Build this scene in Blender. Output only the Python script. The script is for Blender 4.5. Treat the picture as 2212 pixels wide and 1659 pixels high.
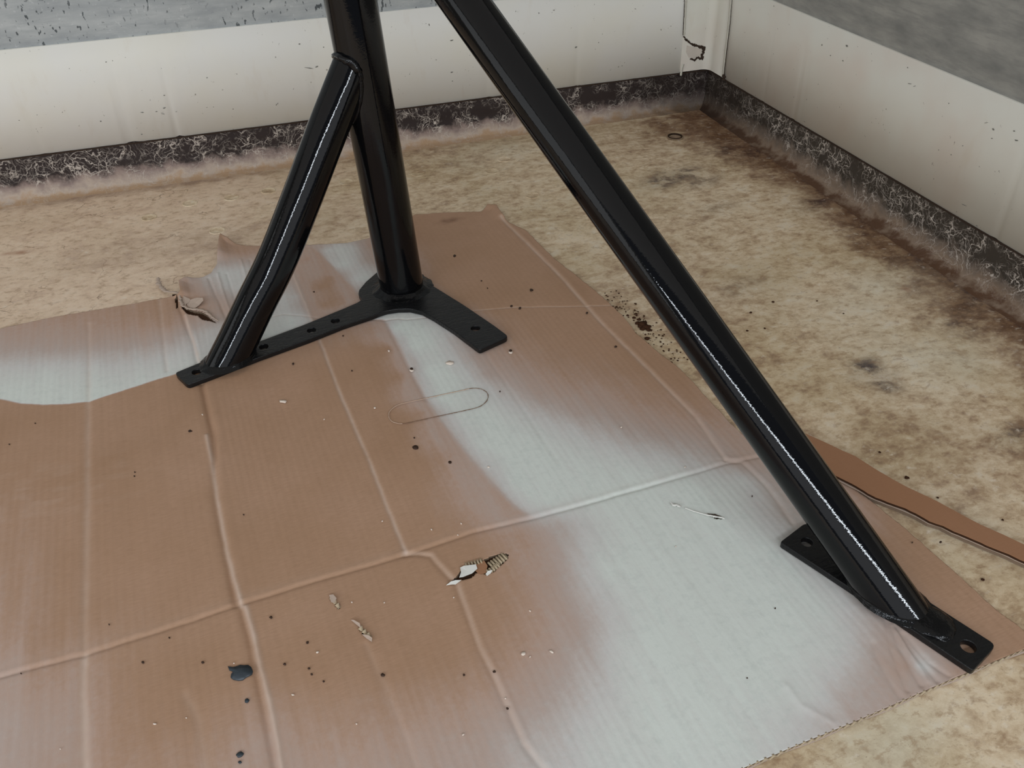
import bpy, bmesh, math, random
import numpy as np
from mathutils import Vector, Matrix

for o in list(bpy.data.objects):
    bpy.data.objects.remove(o)
scene = bpy.context.scene
COL = scene.collection
random.seed(7)
rng = np.random.default_rng(7)

# ------------------------------------------------------------------ camera
CAM_H = 0.62
FPX = 1850.0
PITCH, ROLL, YAW = 0.64512726, -0.02426747, 0.30149547
_cy, _sy, _cp, _sp = math.cos(YAW), math.sin(YAW), math.cos(PITCH), math.sin(PITCH)
FW = np.array([_sy*_cp, _cy*_cp, -_sp])
_R0 = np.array([_cy, -_sy, 0.0]); _U0 = np.cross(_R0, FW)
RT = math.cos(ROLL)*_R0 + math.sin(ROLL)*_U0
UP = -math.sin(ROLL)*_R0 + math.cos(ROLL)*_U0
CPOS = np.array([0, 0, CAM_H])
cam_data = bpy.data.cameras.new('camera')
cam_data.sensor_width = 36.0
cam_data.sensor_fit = 'HORIZONTAL'
cam_data.lens = FPX/2212*36.0
cam_data.clip_start = 0.02
cam = bpy.data.objects.new('camera', cam_data)
COL.objects.link(cam)
M3 = Matrix(((RT[0], UP[0], -FW[0]), (RT[1], UP[1], -FW[1]), (RT[2], UP[2], -FW[2])))
cam.matrix_world = Matrix.Translation(Vector(CPOS)) @ M3.to_4x4()
scene.camera = cam

# ------------------------------------------------------------------ light
YB, XR = 2.53686*CAM_H, 1.49011*CAM_H          # planes of the two kick panels
H1, H2 = 0.12123*CAM_H, 0.39591*CAM_H           # bottom and top of the kick panels
XS, YS = 1.38843*CAM_H, 2.43882*CAM_H           # seams of the corner trim
CEIL, XL, YREAR = 1.5, -2.3, -0.62
world = bpy.data.worlds.new('world'); scene.world = world
world.use_nodes = True
bg = world.node_tree.nodes['Background']
bg.inputs[0].default_value = (0.72, 0.82, 1.0, 1)
bg.inputs[1].default_value = 0.2
def area(name, loc, rot, sx, sy, power, colr):
    l = bpy.data.lights.new(name, 'AREA'); l.shape = 'RECTANGLE'
    l.size, l.size_y, l.energy, l.color = sx, sy, power, colr
    o = bpy.data.objects.new(name, l); COL.objects.link(o)
    o.location = loc; o.rotation_euler = rot
    return o
# daylight through the open rear of the box: bright sky strip under the roof edge, dimmer yard below it
area('sky_strip_light', (-1.0, -1.35, 1.27), (math.radians(74), 0, 0), 4.6, 0.065, 54.0, (0.86, 0.93, 1.0))
area('doorway_light', (-0.9, -1.37, 0.70), (math.radians(84), 0, 0), 4.4, 0.85, 13.0, (0.95, 0.97, 1.0))
area('roof_fill_light', (-0.7, 0.48, CEIL-0.02), (0, 0, 0), 3.1, 2.1, 8.0, (1.0, 0.97, 0.94))  # added overhead fill, not a lamp fitted in the box
area('side_door_light', (XL+0.03, 0.35, 0.72), (0, math.radians(-88), 0), 1.25, 1.5, 8.0, (0.92, 0.96, 1.0))

vs = scene.view_settings
vs.view_transform = 'Standard'; vs.look = 'None'; vs.gamma = 1.0; vs.exposure = -0.22
vs.use_curve_mapping = False

# ------------------------------------------------------------------ helpers
def ray(px, py):
    return RT*(px-1106)/FPX - UP*(py-829.5)/FPX + FW
def gp(px, py, z=0.0):
    d = ray(px, py); return CPOS + d*(z-CAM_H)/d[2]
def gxy(pts, z=0.0):
    return np.array([gp(x, y, z)[:2] for x, y in pts])
def on_y(px, py, Y):
    d = ray(px, py); return CPOS + d*(Y/d[1])
def on_x(px, py, X):
    d = ray(px, py); return CPOS + d*(X/d[0])
def at_depth(px, py, D):
    return CPOS + ray(px, py)*D

def srgb(r, g, b):
    f = lambda c: (c/255/12.92) if c/255 <= 0.04045 else ((c/255+0.055)/1.055)**2.4
    return (f(r), f(g), f(b), 1)

def obj(name, me, mat, parent=None, smooth=True, **props):
    if isinstance(me, bmesh.types.BMesh):
        bm = me; me = bpy.data.meshes.new(name); bm.to_mesh(me); bm.free()
    o = bpy.data.objects.new(name, me); COL.objects.link(o)
    if mat is not None and not me.materials: me.materials.append(mat)
    if parent is not None: o.parent = parent
    if smooth: me.polygons.foreach_set('use_smooth', np.ones(len(me.polygons), bool))
    for k, v in props.items(): o[k] = v
    return o

def np_mesh(name, verts, quads):
    me = bpy.data.meshes.new(name)
    verts = np.asarray(verts, np.float32); quads = np.asarray(quads, np.int32)
    n = quads.shape[1]
    me.vertices.add(len(verts)); me.vertices.foreach_set('co', verts.ravel())
    me.loops.add(quads.size); me.loops.foreach_set('vertex_index', quads.ravel())
    me.polygons.add(len(quads))
    me.polygons.foreach_set('loop_start', np.arange(0, quads.size, n, dtype=np.int32))
    me.update(calc_edges=True)
    return me
def add_attr(me, name, vals):
    a = me.attributes.new(name, 'FLOAT', 'POINT'); a.data.foreach_set('value', np.asarray(vals, np.float32))

def pip(P, poly):
    x, y = P[:, 0], P[:, 1]; ins = np.zeros(len(P), bool)
    a = poly; b = np.roll(poly, -1, 0)
    for (x1, y1), (x2, y2) in zip(a, b):
        if y1 == y2: continue
        c = ((y1 > y) != (y2 > y)) & (x < (x2-x1)*(y-y1)/(y2-y1)+x1)
        ins ^= c
    return ins
def seg_dist(P, line, closed=False, want_side=False):
    """distance to a polyline; also the nearest point and the signed side"""
    best = np.full(len(P), 1e9); near = np.zeros_like(P); side = np.zeros(len(P)); par = np.zeros(len(P))
    L = np.asarray(line); n = len(L) if closed else len(L)-1; acc = 0
    for i in range(n):
        a, b = L[i], L[(i+1) % len(L)]; ab = b-a; l2 = (ab**2).sum()
        if l2 == 0: continue
        t = np.clip(((P-a)@ab)/l2, 0, 1); q = a+t[:, None]*ab
        d = np.sqrt(((P-q)**2).sum(1)); m = d < best
        best[m] = d[m]; near[m] = q[m]
        s = (ab[0]*(P[:, 1]-a[1])-ab[1]*(P[:, 0]-a[0]))
        side[m] = np.sign(s[m]); par[m] = acc+t[m]*math.sqrt(l2); acc += math.sqrt(l2)
    return best, near, side, par
def vnoise(x, y, seed=0):
    xi = np.floor(x).astype(np.int64); yi = np.floor(y).astype(np.int64); fx = x-xi; fy = y-yi
    def h(i, j):
        n = (i*374761393+j*668265263+seed*974634777) & 0xffffffff
        n = ((n ^ (n >> 13))*1274126177) & 0xffffffff
        return ((n ^ (n >> 16)) & 0xffff)/65535.0
    u = fx*fx*(3-2*fx); v = fy*fy*(3-2*fy)
    return (h(xi, yi)*(1-u)+h(xi+1, yi)*u)*(1-v)+(h(xi, yi+1)*(1-u)+h(xi+1, yi+1)*u)*v
def fbm(x, y, seed=0, octs=4):
    s = 0; a = 0.5; t = 0
    for k in range(octs):
        s = s+a*vnoise(x*2**k, y*2**k, seed+k*17); t += a; a *= 0.5
    return s/t
def sstep(a, b, x):
    t = np.clip((x-a)/(b-a), 0, 1); return t*t*(3-2*t)
def rag(line, step, amp, seed, closed=False):
    """resample a polyline and roughen it sideways"""
    L = [np.asarray(p, float) for p in line]
    if closed: L = L+[L[0]]
    out = []
    for a, b in zip(L[:-1], L[1:]):
        n = max(1, int(np.linalg.norm(b-a)/step))
        for k in range(n): out.append(a+(b-a)*k/n)
    if not closed: out.append(L[-1])
    out = np.array(out); i = np.arange(len(out))
    nx = fbm(i*0.45, i*0+seed, seed, 3)-0.5; ny = fbm(i*0.45, i*0+seed+9, seed+5, 3)-0.5
    out[:, 0] += nx*2*amp; out[:, 1] += ny*2*amp
    return out

def blob_mesh(pts3, thick, up=(0, 0, 1)):
    bm = bmesh.new(); top = [bm.verts.new(p) for p in pts3]; bot = [bm.verts.new(Vector(p)-Vector(up)*thick) for p in pts3]
    c_ = sum((Vector(p) for p in pts3), Vector())/len(pts3); cv = bm.verts.new(c_)
    n = len(top)
    for i in range(n):
        bm.faces.new((top[i], top[(i+1) % n], cv)); bm.faces.new((top[(i+1) % n], top[i], bot[i], bot[(i+1) % n]))
    bmesh.ops.recalc_face_normals(bm, faces=bm.faces[:])
    return bm

# ------------------------------------------------------------------ node helpers
def new_mat(name):
    m = bpy.data.materials.new(name); m.use_nodes = True
    nt = m.node_tree; b = nt.nodes['Principled BSDF']
    return m, nt, b
def N(nt, typ, **kw):
    n = nt.nodes.new(typ)
    for k, v in kw.items(): setattr(n, k, v)
    return n
def L(nt, a, b): nt.links.new(a, b)
def noise(nt, vec, scale, detail=4, rough=0.55, dist=0.0):
    n = N(nt, 'ShaderNodeTexNoise'); n.inputs['Scale'].default_value = scale
    n.inputs['Detail'].default_value = detail; n.inputs['Roughness'].default_value = rough
    n.inputs['Distortion'].default_value = dist
    if vec is not None: L(nt, vec, n.inputs['Vector'])
    return n.outputs[0]
def mapping(nt, vec, scale=(1, 1, 1), rot=(0, 0, 0), loc=(0, 0, 0)):
    m = N(nt, 'ShaderNodeMapping'); m.inputs['Scale'].default_value = scale
    m.inputs['Rotation'].default_value = rot; m.inputs['Location'].default_value = loc
    L(nt, vec, m.inputs['Vector']); return m.outputs[0]
def ramp(nt, fac, stops, interp='LINEAR'):
    r = N(nt, 'ShaderNodeValToRGB'); r.color_ramp.interpolation = interp
    e = r.color_ramp.elements
    while len(e) < len(stops): e.new(0.5)
    for el, (p, c) in zip(e, stops):
        el.position = p; el.color = c if len(c) == 4 else (c[0], c[0], c[0], 1)
    L(nt, fac, r.inputs[0]); return r.outputs[0]
def g(v): return (v, v, v, 1)
def mix(nt, fac, a, b, mode='MIX'):
    m = N(nt, 'ShaderNodeMix', data_type='RGBA', blend_type=mode)
    for s, v in ((0, fac), (6, a), (7, b)):
        if isinstance(v, (int, float)): m.inputs[s].default_value = v
        elif isinstance(v, tuple): m.inputs[s].default_value = v
        else: L(nt, v, m.inputs[s])
    return m.outputs[2]
def mth(nt, op, a, b=None, clamp=False):
    m = N(nt, 'ShaderNodeMath', operation=op, use_clamp=clamp)
    for s, v in ((0, a), (1, b)):
        if v is None: continue
        if isinstance(v, (int, float)): m.inputs[s].default_value = v
        else: L(nt, v, m.inputs[s])
    return m.outputs[0]
def attr(nt, name):
    a = N(nt, 'ShaderNodeAttribute'); a.attribute_name = name; return a.outputs['Fac']
def bump(nt, h, dist, strength, bsdf, normal=None):
    b = N(nt, 'ShaderNodeBump'); b.inputs['Distance'].default_value = dist
    b.inputs['Strength'].default_value = strength; L(nt, h, b.inputs['Height'])
    if normal is not None: L(nt, normal, b.inputs['Normal'])
    if bsdf is not None: L(nt, b.outputs[0], bsdf.inputs['Normal'])
    return b.outputs[0]
def objco(nt): return N(nt, 'ShaderNodeTexCoord').outputs['Object']
def sep(nt, v):
    s = N(nt, 'ShaderNodeSeparateXYZ'); L(nt, v, s.inputs[0]); return s.outputs

# ------------------------------------------------------------------ materials
# floor: tan resin, mottled, stained
m_floor, nt, b = new_mat('floor_resin')
co = objco(nt)
warp = noise(nt, co, 9, 3)
n1 = noise(nt, mapping(nt, co, (1, 1.25, 1)), 26, 9, 0.70, 0.25)
n2 = noise(nt, mapping(nt, co, (1, 1.3, 1), loc=(3, 1, 0)), 85, 5, 0.65, 0.2)
n3 = noise(nt, co, 5.0, 3, 0.5)
pat = mth(nt, 'ADD', mth(nt, 'MULTIPLY', n1, 0.66), mth(nt, 'MULTIPLY', n2, 0.34))
pat = mth(nt, 'ADD', pat, mth(nt, 'MULTIPLY', mth(nt, 'SUBTRACT', n3, 0.5), 0.22))
pat = mth(nt, 'SUBTRACT', pat, mth(nt, 'MULTIPLY', attr(nt, 'brown'), 0.16))
c = ramp(nt, pat, [(0.28, srgb(132, 106, 80)), (0.38, srgb(176, 148, 120)), (0.46, srgb(208, 183, 150)), (0.54, srgb(226, 205, 174)), (0.70, srgb(230, 217, 198))])
hue = noise(nt, co, 6, 2)
c = mix(nt, ramp(nt, hue, [(0.45, g(0)), (0.62, g(0.5))]), c, srgb(222, 218, 202), 'MULTIPLY')
c = mix(nt, mth(nt, 'MULTIPLY', attr(nt, 'pink'), 0.55), c, srgb(232, 204, 180), 'MIX')
c = mix(nt, mth(nt, 'MULTIPLY', ramp(nt, n1, [(0.35, g(1)), (0.62, g(0.45))]), attr(nt, 'brown')), c, srgb(104, 72, 50))
dk = mth(nt, 'MULTIPLY', attr(nt, 'dark'), ramp(nt, n1, [(0.40, g(1)), (0.56, g(0.25))]))
c = mix(nt, dk, c, srgb(62, 45, 46))
c = mix(nt, attr(nt, 'rust'), c, srgb(140, 74, 34))
c = mix(nt, mth(nt, 'MULTIPLY', attr(nt, 'pale'), 0.6), c, srgb(214, 214, 196))
# thin cracks in the resin on the left
w2 = N(nt, 'ShaderNodeTexVoronoi', feature='DISTANCE_TO_EDGE'); w2.inputs['Scale'].default_value = 9
vadd = N(nt, 'ShaderNodeVectorMath', operation='ADD'); L(nt, mapping(nt, co, (1, 1.4, 1)), vadd.inputs[0])
nz = N(nt, 'ShaderNodeTexNoise'); nz.inputs['Scale'].default_value = 22; nz.inputs['Detail'].default_value = 5; L(nt, co, nz.inputs['Vector'])
vs_ = N(nt, 'ShaderNodeVectorMath', operation='SCALE'); vs_.inputs[3].default_value = 0.11; L(nt, nz.outputs['Color'], vs_.inputs[0]); L(nt, vs_.outputs[0], vadd.inputs[1])
L(nt, vadd.outputs[0], w2.inputs['Vector'])
crk = mth(nt, 'MULTIPLY', ramp(nt, w2.outputs['Distance'], [(0.0, g(1)), (0.012, g(0))]), ramp(nt, noise(nt, co, 13, 2), [(0.52, g(0)), (0.6, g(0.8))]))
crk = mth(nt, 'MULTIPLY', crk, attr(nt, 'pink'))
c = mix(nt, crk, c, srgb(120, 90, 66))
# fine light scratches
sc = noise(nt, mapping(nt, co, (14, 260, 1), rot=(0, 0, 0.75)), 1.5, 2, 0.5, 0.3)
sc2 = noise(nt, mapping(nt, co, (16, 240, 1), rot=(0, 0, -0.5)), 1.5, 2, 0.5, 0.3)
scm = mth(nt, 'ADD', ramp(nt, sc, [(0.70, g(0)), (0.76, g(0.5))]), ramp(nt, sc2, [(0.70, g(0)), (0.76, g(0.4))]))
c = mix(nt, mth(nt, 'MULTIPLY', scm, 0.6), c, srgb(232, 220, 198))
grit = noise(nt, co, 420, 2, 0.6)
mid = noise(nt, mapping(nt, co, (1, 1.5, 1), loc=(7, 2, 0)), 60, 7, 0.72, 0.2)
c = mix(nt, ramp(nt, mid, [(0.52, g(0)), (0.62, g(0.5))]), c, srgb(156, 124, 92))
c = mix(nt, ramp(nt, mid, [(0.30, g(0.6)), (0.42, g(0))]), c, srgb(234, 222, 204))
c = mix(nt, ramp(nt, grit, [(0.68, g(0)), (0.76, g(0.55))]), c, srgb(120, 92, 68))
L(nt, c, b.inputs['Base Color']); b.inputs['Roughness'].default_value = 0.42
b.inputs['Specular IOR Level'].default_value = 0.35
bump(nt, mth(nt, 'ADD', n1, mth(nt, 'MULTIPLY', grit, 0.3)), 0.0012, 0.35, b)

# cove base: dark with pale crazing
def cove_mat(name, dark, fade, low, low2, vlow):
    m, nt, b = new_mat(name)
    co = objco(nt); z = sep(nt, co)[2]
    nz = N(nt, 'ShaderNodeTexNoise'); nz.inputs['Scale'].default_value = 26; nz.inputs['Detail'].default_value = 4; L(nt, co, nz.inputs['Vector'])
    sc = N(nt, 'ShaderNodeVectorMath', operation='SCALE'); sc.inputs[3].default_value = 0.075; L(nt, nz.outputs['Color'], sc.inputs[0])
    ad = N(nt, 'ShaderNodeVectorMath', operation='ADD'); L(nt, co, ad.inputs[0]); L(nt, sc.outputs[0], ad.inputs[1])
    v1 = N(nt, 'ShaderNodeTexVoronoi', feature='DISTANCE_TO_EDGE'); v1.inputs['Scale'].default_value = 46; L(nt, ad.outputs[0], v1.inputs['Vector'])
    v2 = N(nt, 'ShaderNodeTexVoronoi', feature='DISTANCE_TO_EDGE'); v2.inputs['Scale'].default_value = 105; L(nt, ad.outputs[0], v2.inputs['Vector'])
    veins = mth(nt, 'ADD', ramp(nt, v1.outputs['Distance'], [(0.0, g(0.95)), (0.05, g(0))]), ramp(nt, v2.outputs['Distance'], [(0.0, g(0.5)), (0.07, g(0))]))
    veins = mth(nt, 'MULTIPLY', veins, ramp(nt, noise(nt, co, 30, 3), [(0.40, g(0)), (0.58, g(1))]))
    veins = mth(nt, 'MULTIPLY', veins, ramp(nt, mth(nt, 'MULTIPLY', z, 10), [(0.04, g(vlow)), (0.26, g(1))]))
    blotch = noise(nt, co, 38, 5, 0.6)
    hgt = mth(nt, 'ADD', z, mth(nt, 'MULTIPLY', mth(nt, 'SUBTRACT', blotch, 0.5), 0.045))
    base = ramp(nt, mth(nt, 'MULTIPLY', hgt, 10), [(0.02, low), (0.10, low2), (0.24, fade), (0.36, dark), (0.70, dark)])
    c = mix(nt, veins, base, srgb(206, 194, 182))
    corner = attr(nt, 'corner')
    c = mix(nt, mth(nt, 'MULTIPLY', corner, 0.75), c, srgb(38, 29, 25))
    L(nt, c, b.inputs['Base Color']); b.inputs['Roughness'].default_value = 0.6
    b.inputs['Specular IOR Level'].default_value = 0.25
    bump(nt, mth(nt, 'ADD', blotch, veins), 0.002, 0.4, b)
    return m
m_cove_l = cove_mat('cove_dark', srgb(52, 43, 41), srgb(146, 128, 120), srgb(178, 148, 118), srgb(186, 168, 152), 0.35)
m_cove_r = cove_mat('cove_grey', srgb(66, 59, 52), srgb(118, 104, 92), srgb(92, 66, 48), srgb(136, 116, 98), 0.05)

def panel_mat(name, col, warm):
    m, nt, b = new_mat(name); co = objco(nt)
    n = noise(nt, co, 7, 3); c = mix(nt, ramp(nt, n, [(0.4, g(0)), (0.65, g(0.6))]), col, warm)
    sp = noise(nt, co, 55, 2, 0.5)
    sp2 = noise(nt, co, 230, 2, 0.5)
    spm = mth(nt, 'MULTIPLY', ramp(nt, sp, [(0.60, g(0)), (0.66, g(1))]), ramp(nt, sp2, [(0.66, g(0)), (0.72, g(0.75))]))
    c = mix(nt, spm, c, srgb(120, 112, 100))
    st = noise(nt, mapping(nt, co, (1, 1, 0.35)), 34, 4)
    c = mix(nt, ramp(nt, st, [(0.62, g(0)), (0.8, g(0.22))]), c, srgb(200, 182, 156))
    L(nt, c, b.inputs['Base Color']); b.inputs['Roughness'].default_value = 0.45
    b.inputs['Specular IOR Level'].default_value = 0.3
    bump(nt, noise(nt, co, 25, 3), 0.001, 0.15, b)
    return m
m_panel_l = panel_mat('kick_panel_white', srgb(226, 224, 217), srgb(226, 222, 208))
m_panel_r = panel_mat('kick_panel_cream', srgb(222, 219, 208), srgb(216, 203, 190))

def sheet_mat(name, c0, c1, flecks, warm):
    m, nt, b = new_mat(name); co = objco(nt)
    n = noise(nt, mapping(nt, co, (1, 1, 3.0)), 14, 6, 0.6)
    c = ramp(nt, n, [(0.3, c0), (0.7, c1)])
    st = noise(nt, mapping(nt, co, (1, 1, 9)), 22, 6, 0.65)
    c = mix(nt, ramp(nt, st, [(0.35, g(0.5)), (0.5, g(0))]), c, c0)
    if flecks:
        f = noise(nt, mapping(nt, co, (1.0, 1, 0.55), rot=(0, 0.25, 0)), 165, 2, 0.5, 0.3)
        f2 = noise(nt, mapping(nt, co, (0.5, 1, 2.4)), 60, 3, 0.5, 0.4)
        fm = mth(nt, 'MAXIMUM', ramp(nt, f, [(0.635, g(0)), (0.67, g(0.9))]), ramp(nt, f2, [(0.68, g(0)), (0.72, g(0.7))]))
        fm = mth(nt, 'MULTIPLY', fm, ramp(nt, noise(nt, co, 10, 2), [(0.38, g(0.25)), (0.55, g(1))]))
        c = mix(nt, fm, c, srgb(66, 72, 74))
        w = noise(nt, co, 150, 2); c = mix(nt, ramp(nt, w, [(0.66, g(0)), (0.72, g(0.35))]), c, srgb(205, 208, 206))
    L(nt, c, b.inputs['Base Color']); b.inputs['Roughness'].default_value = 0.5
    b.inputs['Specular IOR Level'].default_value = 0.3
    return m
m_sheet_l = sheet_mat('grey_sheet_flecked', srgb(152, 156, 157), srgb(184, 187, 185), True, 0)
m_sheet_r = sheet_mat('grey_sheet_brushed', srgb(128, 128, 124), srgb(164, 162, 155), False, 1)
def plain(name, col, rough=0.6, spec=0.3, bscale=0, bd=0.0005, bs=0.3):
    m, nt, b = new_mat(name)
    n = noise(nt, objco(nt), 60, 3)
    c = mix(nt, ramp(nt, n, [(0.3, g(0)), (0.7, g(0.25))]), col, tuple(x*0.6 for x in col[:3])+(1,))
    L(nt, c, b.inputs['Base Color']); b.inputs['Roughness'].default_value = rough
    b.inputs['Specular IOR Level'].default_value = spec
    if bscale: bump(nt, noise(nt, objco(nt), bscale, 3), bd, bs, b)
    return m
m_ceiling = plain('ceiling_grey', srgb(150, 150, 148), 0.7)
m_trim = panel_mat('corner_trim_cream', srgb(216, 214, 202), srgb(206, 192, 180))
m_grime_shade = plain('grime_and_shade', srgb(62, 50, 42), 0.9, 0.1, 400, 0.0006, 0.6)  # grime and cracks, also the painted shadow line under the kick panels
m_sealant = plain('sealant', srgb(206, 202, 188), 0.5)
m_dirt = plain('brown_dirt', srgb(66, 42, 28), 0.9, 0.1)
m_scuff = plain('scuff_grey', srgb(128, 126, 118), 0.7, 0.2)

# cardboard
def board_mat(name, attribs=True):
    m, nt, b = new_mat(name); co = objco(nt)
    rot = mapping(nt, co, rot=(0, 0, -BOARD_ROT))
    fine = noise(nt, rot, 190, 4, 0.6)
    fib = noise(nt, mapping(nt, rot, (60, 500, 1)), 1.5, 3, 0.6)
    cloud = noise(nt, rot, 9, 3)
    kraft = mix(nt, ramp(nt, cloud, [(0.3, g(0)), (0.7, g(1))]), srgb(172, 136, 108), srgb(182, 146, 120))
    kraft = mix(nt, ramp(nt, fib, [(0.35, g(0.35)), (0.6, g(0))]), kraft, srgb(154, 120, 92))
    if attribs:
        p = attr(nt, 'paint')
        flut = N(nt, 'ShaderNodeTexWave'); flut.inputs['Scale'].default_value = 46; flut.inputs['Distortion'].default_value = 0.6
        flut.inputs['Detail'].default_value = 1.0; L(nt, rot, flut.inputs['Vector'])
        streak = noise(nt, mapping(nt, rot, (60, 4, 1)), 1.2, 4, 0.6)
        pv = mth(nt, 'ADD', p, mth(nt, 'MULTIPLY', mth(nt, 'SUBTRACT', streak, 0.5), 0.30))
        pv = mth(nt, 'ADD', pv, mth(nt, 'MULTIPLY', mth(nt, 'SUBTRACT', fine, 0.5), 0.16))
        # the speckle only matters where some paint landed
        on = ramp(nt, p, [(0.0, g(0)), (0.12, g(1))])
        pv = mth(nt, 'MULTIPLY', pv, on, True)
        film = ramp(nt, pv, [(0.0, srgb(178, 144, 120)), (0.22, srgb(186, 156, 138)), (0.48, srgb(190, 172, 162)), (0.74, srgb(208, 204, 199)), (1.0, srgb(217, 221, 213))])
        c = mix(nt, ramp(nt, pv, [(0.0, g(0)), (0.25, g(1))]), kraft, film)
        mott = noise(nt, co, 120, 4, 0.65)
        c = mix(nt, mth(nt, 'MULTIPLY', ramp(nt, mott, [(0.34, g(0.22)), (0.5, g(0))]), pv), c, srgb(184, 190, 184))
        c = mix(nt, mth(nt, 'MULTIPLY', attr(nt, 'light'), 0.7), c, srgb(208, 186, 170))
        c = mix(nt, attr(nt, 'stain'), c, srgb(112, 78, 58))
    else:
        c = kraft; 
        c = mix(nt, 0.75, c, srgb(150, 104, 72))
    L(nt, c, b.inputs['Base Color']); b.inputs['Roughness'].default_value = 0.62
    b.inputs['Specular IOR Level'].default_value = 0.25
    h = mth(nt, 'ADD', fine, mth(nt, 'MULTIPLY', noise(nt, mapping(nt, rot, (42, 3, 1)), 2.2, 2), 2.0))
    bump(nt, h, 0.0006, 0.25, b)
    return m
_a, _b = gp(691, 738), gp(875, 1190)
BOARD_ROT = math.atan2(_b[1]-_a[1], _b[0]-_a[0])+math.pi/2     # the flutes run along the creases
m_board = board_mat('cardboard_sprayed')
m_strip = board_mat('cardboard_plain', False)
m_edge = plain('cardboard_core', srgb(118, 100, 82), 0.9, 0.1)
m_liner = plain('torn_liner', srgb(186, 166, 150), 0.85, 0.15)
m_liner_white = plain('torn_liner_white', srgb(222, 220, 212), 0.8, 0.2)
m_flute = plain('flute_paper', srgb(186, 168, 140), 0.8, 0.15)
m_dark = plain('tear_depth', srgb(70, 48, 34), 0.9, 0.1)
m_drop = plain('dried_blue_black_paint', srgb(52, 60, 66), 0.35, 0.4)
m_dropb = plain('brown_spot', srgb(62, 42, 30), 0.5, 0.3)
m_fleck = plain('white_fleck', srgb(232, 216, 200), 0.6, 0.3)

# wet black gloss paint
def black_mat(name, rough, bscale, bd, bs, scratch=False, col=(0.0030, 0.0030, 0.0034, 1), spec=0.3):
    m, nt, b = new_mat(name); co = objco(nt)
    b.inputs['Base Color'].default_value = col
    b.inputs['Roughness'].default_value = rough
    b.inputs['Specular IOR Level'].default_value = spec
    n = noise(nt, co, bscale, 3, 0.6)
    h = n
    if scratch:
        s = noise(nt, mapping(nt, co, (40, 330, 1), rot=(0, 0, -0.3)), 1.2, 3, 0.6)
        h = mth(nt, 'ADD', n, mth(nt, 'MULTIPLY', s, 1.5))
        r = ramp(nt, s, [(0.4, g(rough)), (0.7, g(rough*1.8))]); L(nt, r, b.inputs['Roughness'])
    nn = bump(nt, h, bd, bs, None)
    bump(nt, noise(nt, co, 26, 2), 0.0016, 0.10, b, nn)
    return m
m_black = black_mat('black_gloss_paint', 0.03, 330, 0.0006, 0.10)
m_plate = black_mat('black_paint_brushed', 0.26, 260, 0.0008, 0.5, True, (0.006, 0.006, 0.0065, 1), 0.38)
m_weld = black_mat('black_paint_weld', 0.16, 230, 0.0012, 0.6)

# ------------------------------------------------------------------ setting
def grid_axis(segments):
    out = [segments[0][0]]
    for a, b_, st in segments:
        n = max(1, int(round((b_-a)/st))); out += [a+(b_-a)*(k+1)/n for k in range(n)]
    return np.array(out)

def gauss(P, px, py, rx, ry=None, ang=0.0):
    c0 = gp(px, py)[:2]; ry = ry or rx; d = P-c0
    u = d[:, 0]*math.cos(ang)+d[:, 1]*math.sin(ang); v = -d[:, 0]*math.sin(ang)+d[:, 1]*math.cos(ang)
    return np.exp(-(u/rx)**2-(v/ry)**2)

gx = grid_axis([(XL, -1.0, 0.06), (-1.0, XR+0.02, 0.0045)])
gy = grid_axis([(YREAR, 0.2, 0.06), (0.2, YB+0.02, 0.0045)])
X, Y = np.meshgrid(gx, gy); P = np.stack([X.ravel(), Y.ravel()], 1); nx, ny = len(gx), len(gy)
idx = np.arange(nx*ny).reshape(ny, nx)
quads = np.stack([idx[:-1, :-1], idx[:-1, 1:], idx[1:, 1:], idx[1:, :-1]], -1).reshape(-1, 4)
dwr = XR-P[:, 0]; dwl = YB-P[:, 1]
nfl = fbm(P[:, 0]*14, P[:, 1]*14, 3, 4); nf2 = fbm(P[:, 0]*45, P[:, 1]*45, 9, 4)
hole_c = gp(1458, 297)[:2]; hole_r = 0.0135
z = (nfl-0.5)*0.0016
dh = np.sqrt(((P-hole_c)**2).sum(1))
brown = 1.0*sstep(0.13, 0.01, dwr+(nfl-0.5)*0.12)*sstep(0.0, 0.3, dwl+0.35)
brown += 0.75*gauss(P, 1500, 265, 0.16, 0.09, 0.2)+0.5*gauss(P, 1640, 300, 0.10, 0.08)
brown += 0.55*sstep(0.022, 0.0, np.abs(dwl-0.028)+(nf2-0.5)*0.02)*sstep(1.0, -0.5, P[:, 0])
brown += 0.35*gauss(P, 1420, 640, 0.12, 0.10)+0.3*gauss(P, 2000, 1000, 0.12, 0.08)+0.3*gauss(P, 450, 520, 0.2, 0.05)
brown = np.clip(brown*(0.55+0.9*nfl), 0, 1)
dark = np.zeros(len(P))
for px, py, rx, ry, s in [(1460, 378, .055, .03, .9), (1520, 392, .04, .02, .8), (1425, 395, .03, .02, .7), (1545, 450, .04, .02, .5),
                          (1870, 790, .022, .016, 1.0), (1905, 815, .022, .016, 1.0), (1925, 838, .016, .012, .8), (1840, 815, .012, .008, .6),
                          (2195, 945, .03, .02, .9), (1560, 320, .05, .02, .6), (1620, 330, .05, .03, .6), (1770, 440, .05, .03, .6), (1850, 500, .04, .03, .5),
                          (1600, 620, .04, .02, .45), (2080, 700, .03, .03, .5), (2120, 640, .05, .04, .5), (1650, 250, .04, .02, .4), (1380, 700, .014, .010, .8), (1990, 560, .04, .03, .5)]:
    dark += s*gauss(P, px, py, rx, ry, 0.3)
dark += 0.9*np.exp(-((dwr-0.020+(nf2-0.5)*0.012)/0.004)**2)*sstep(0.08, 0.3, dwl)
dark = np.clip(dark*(0.4+1.2*nf2), 0, 1)
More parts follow.
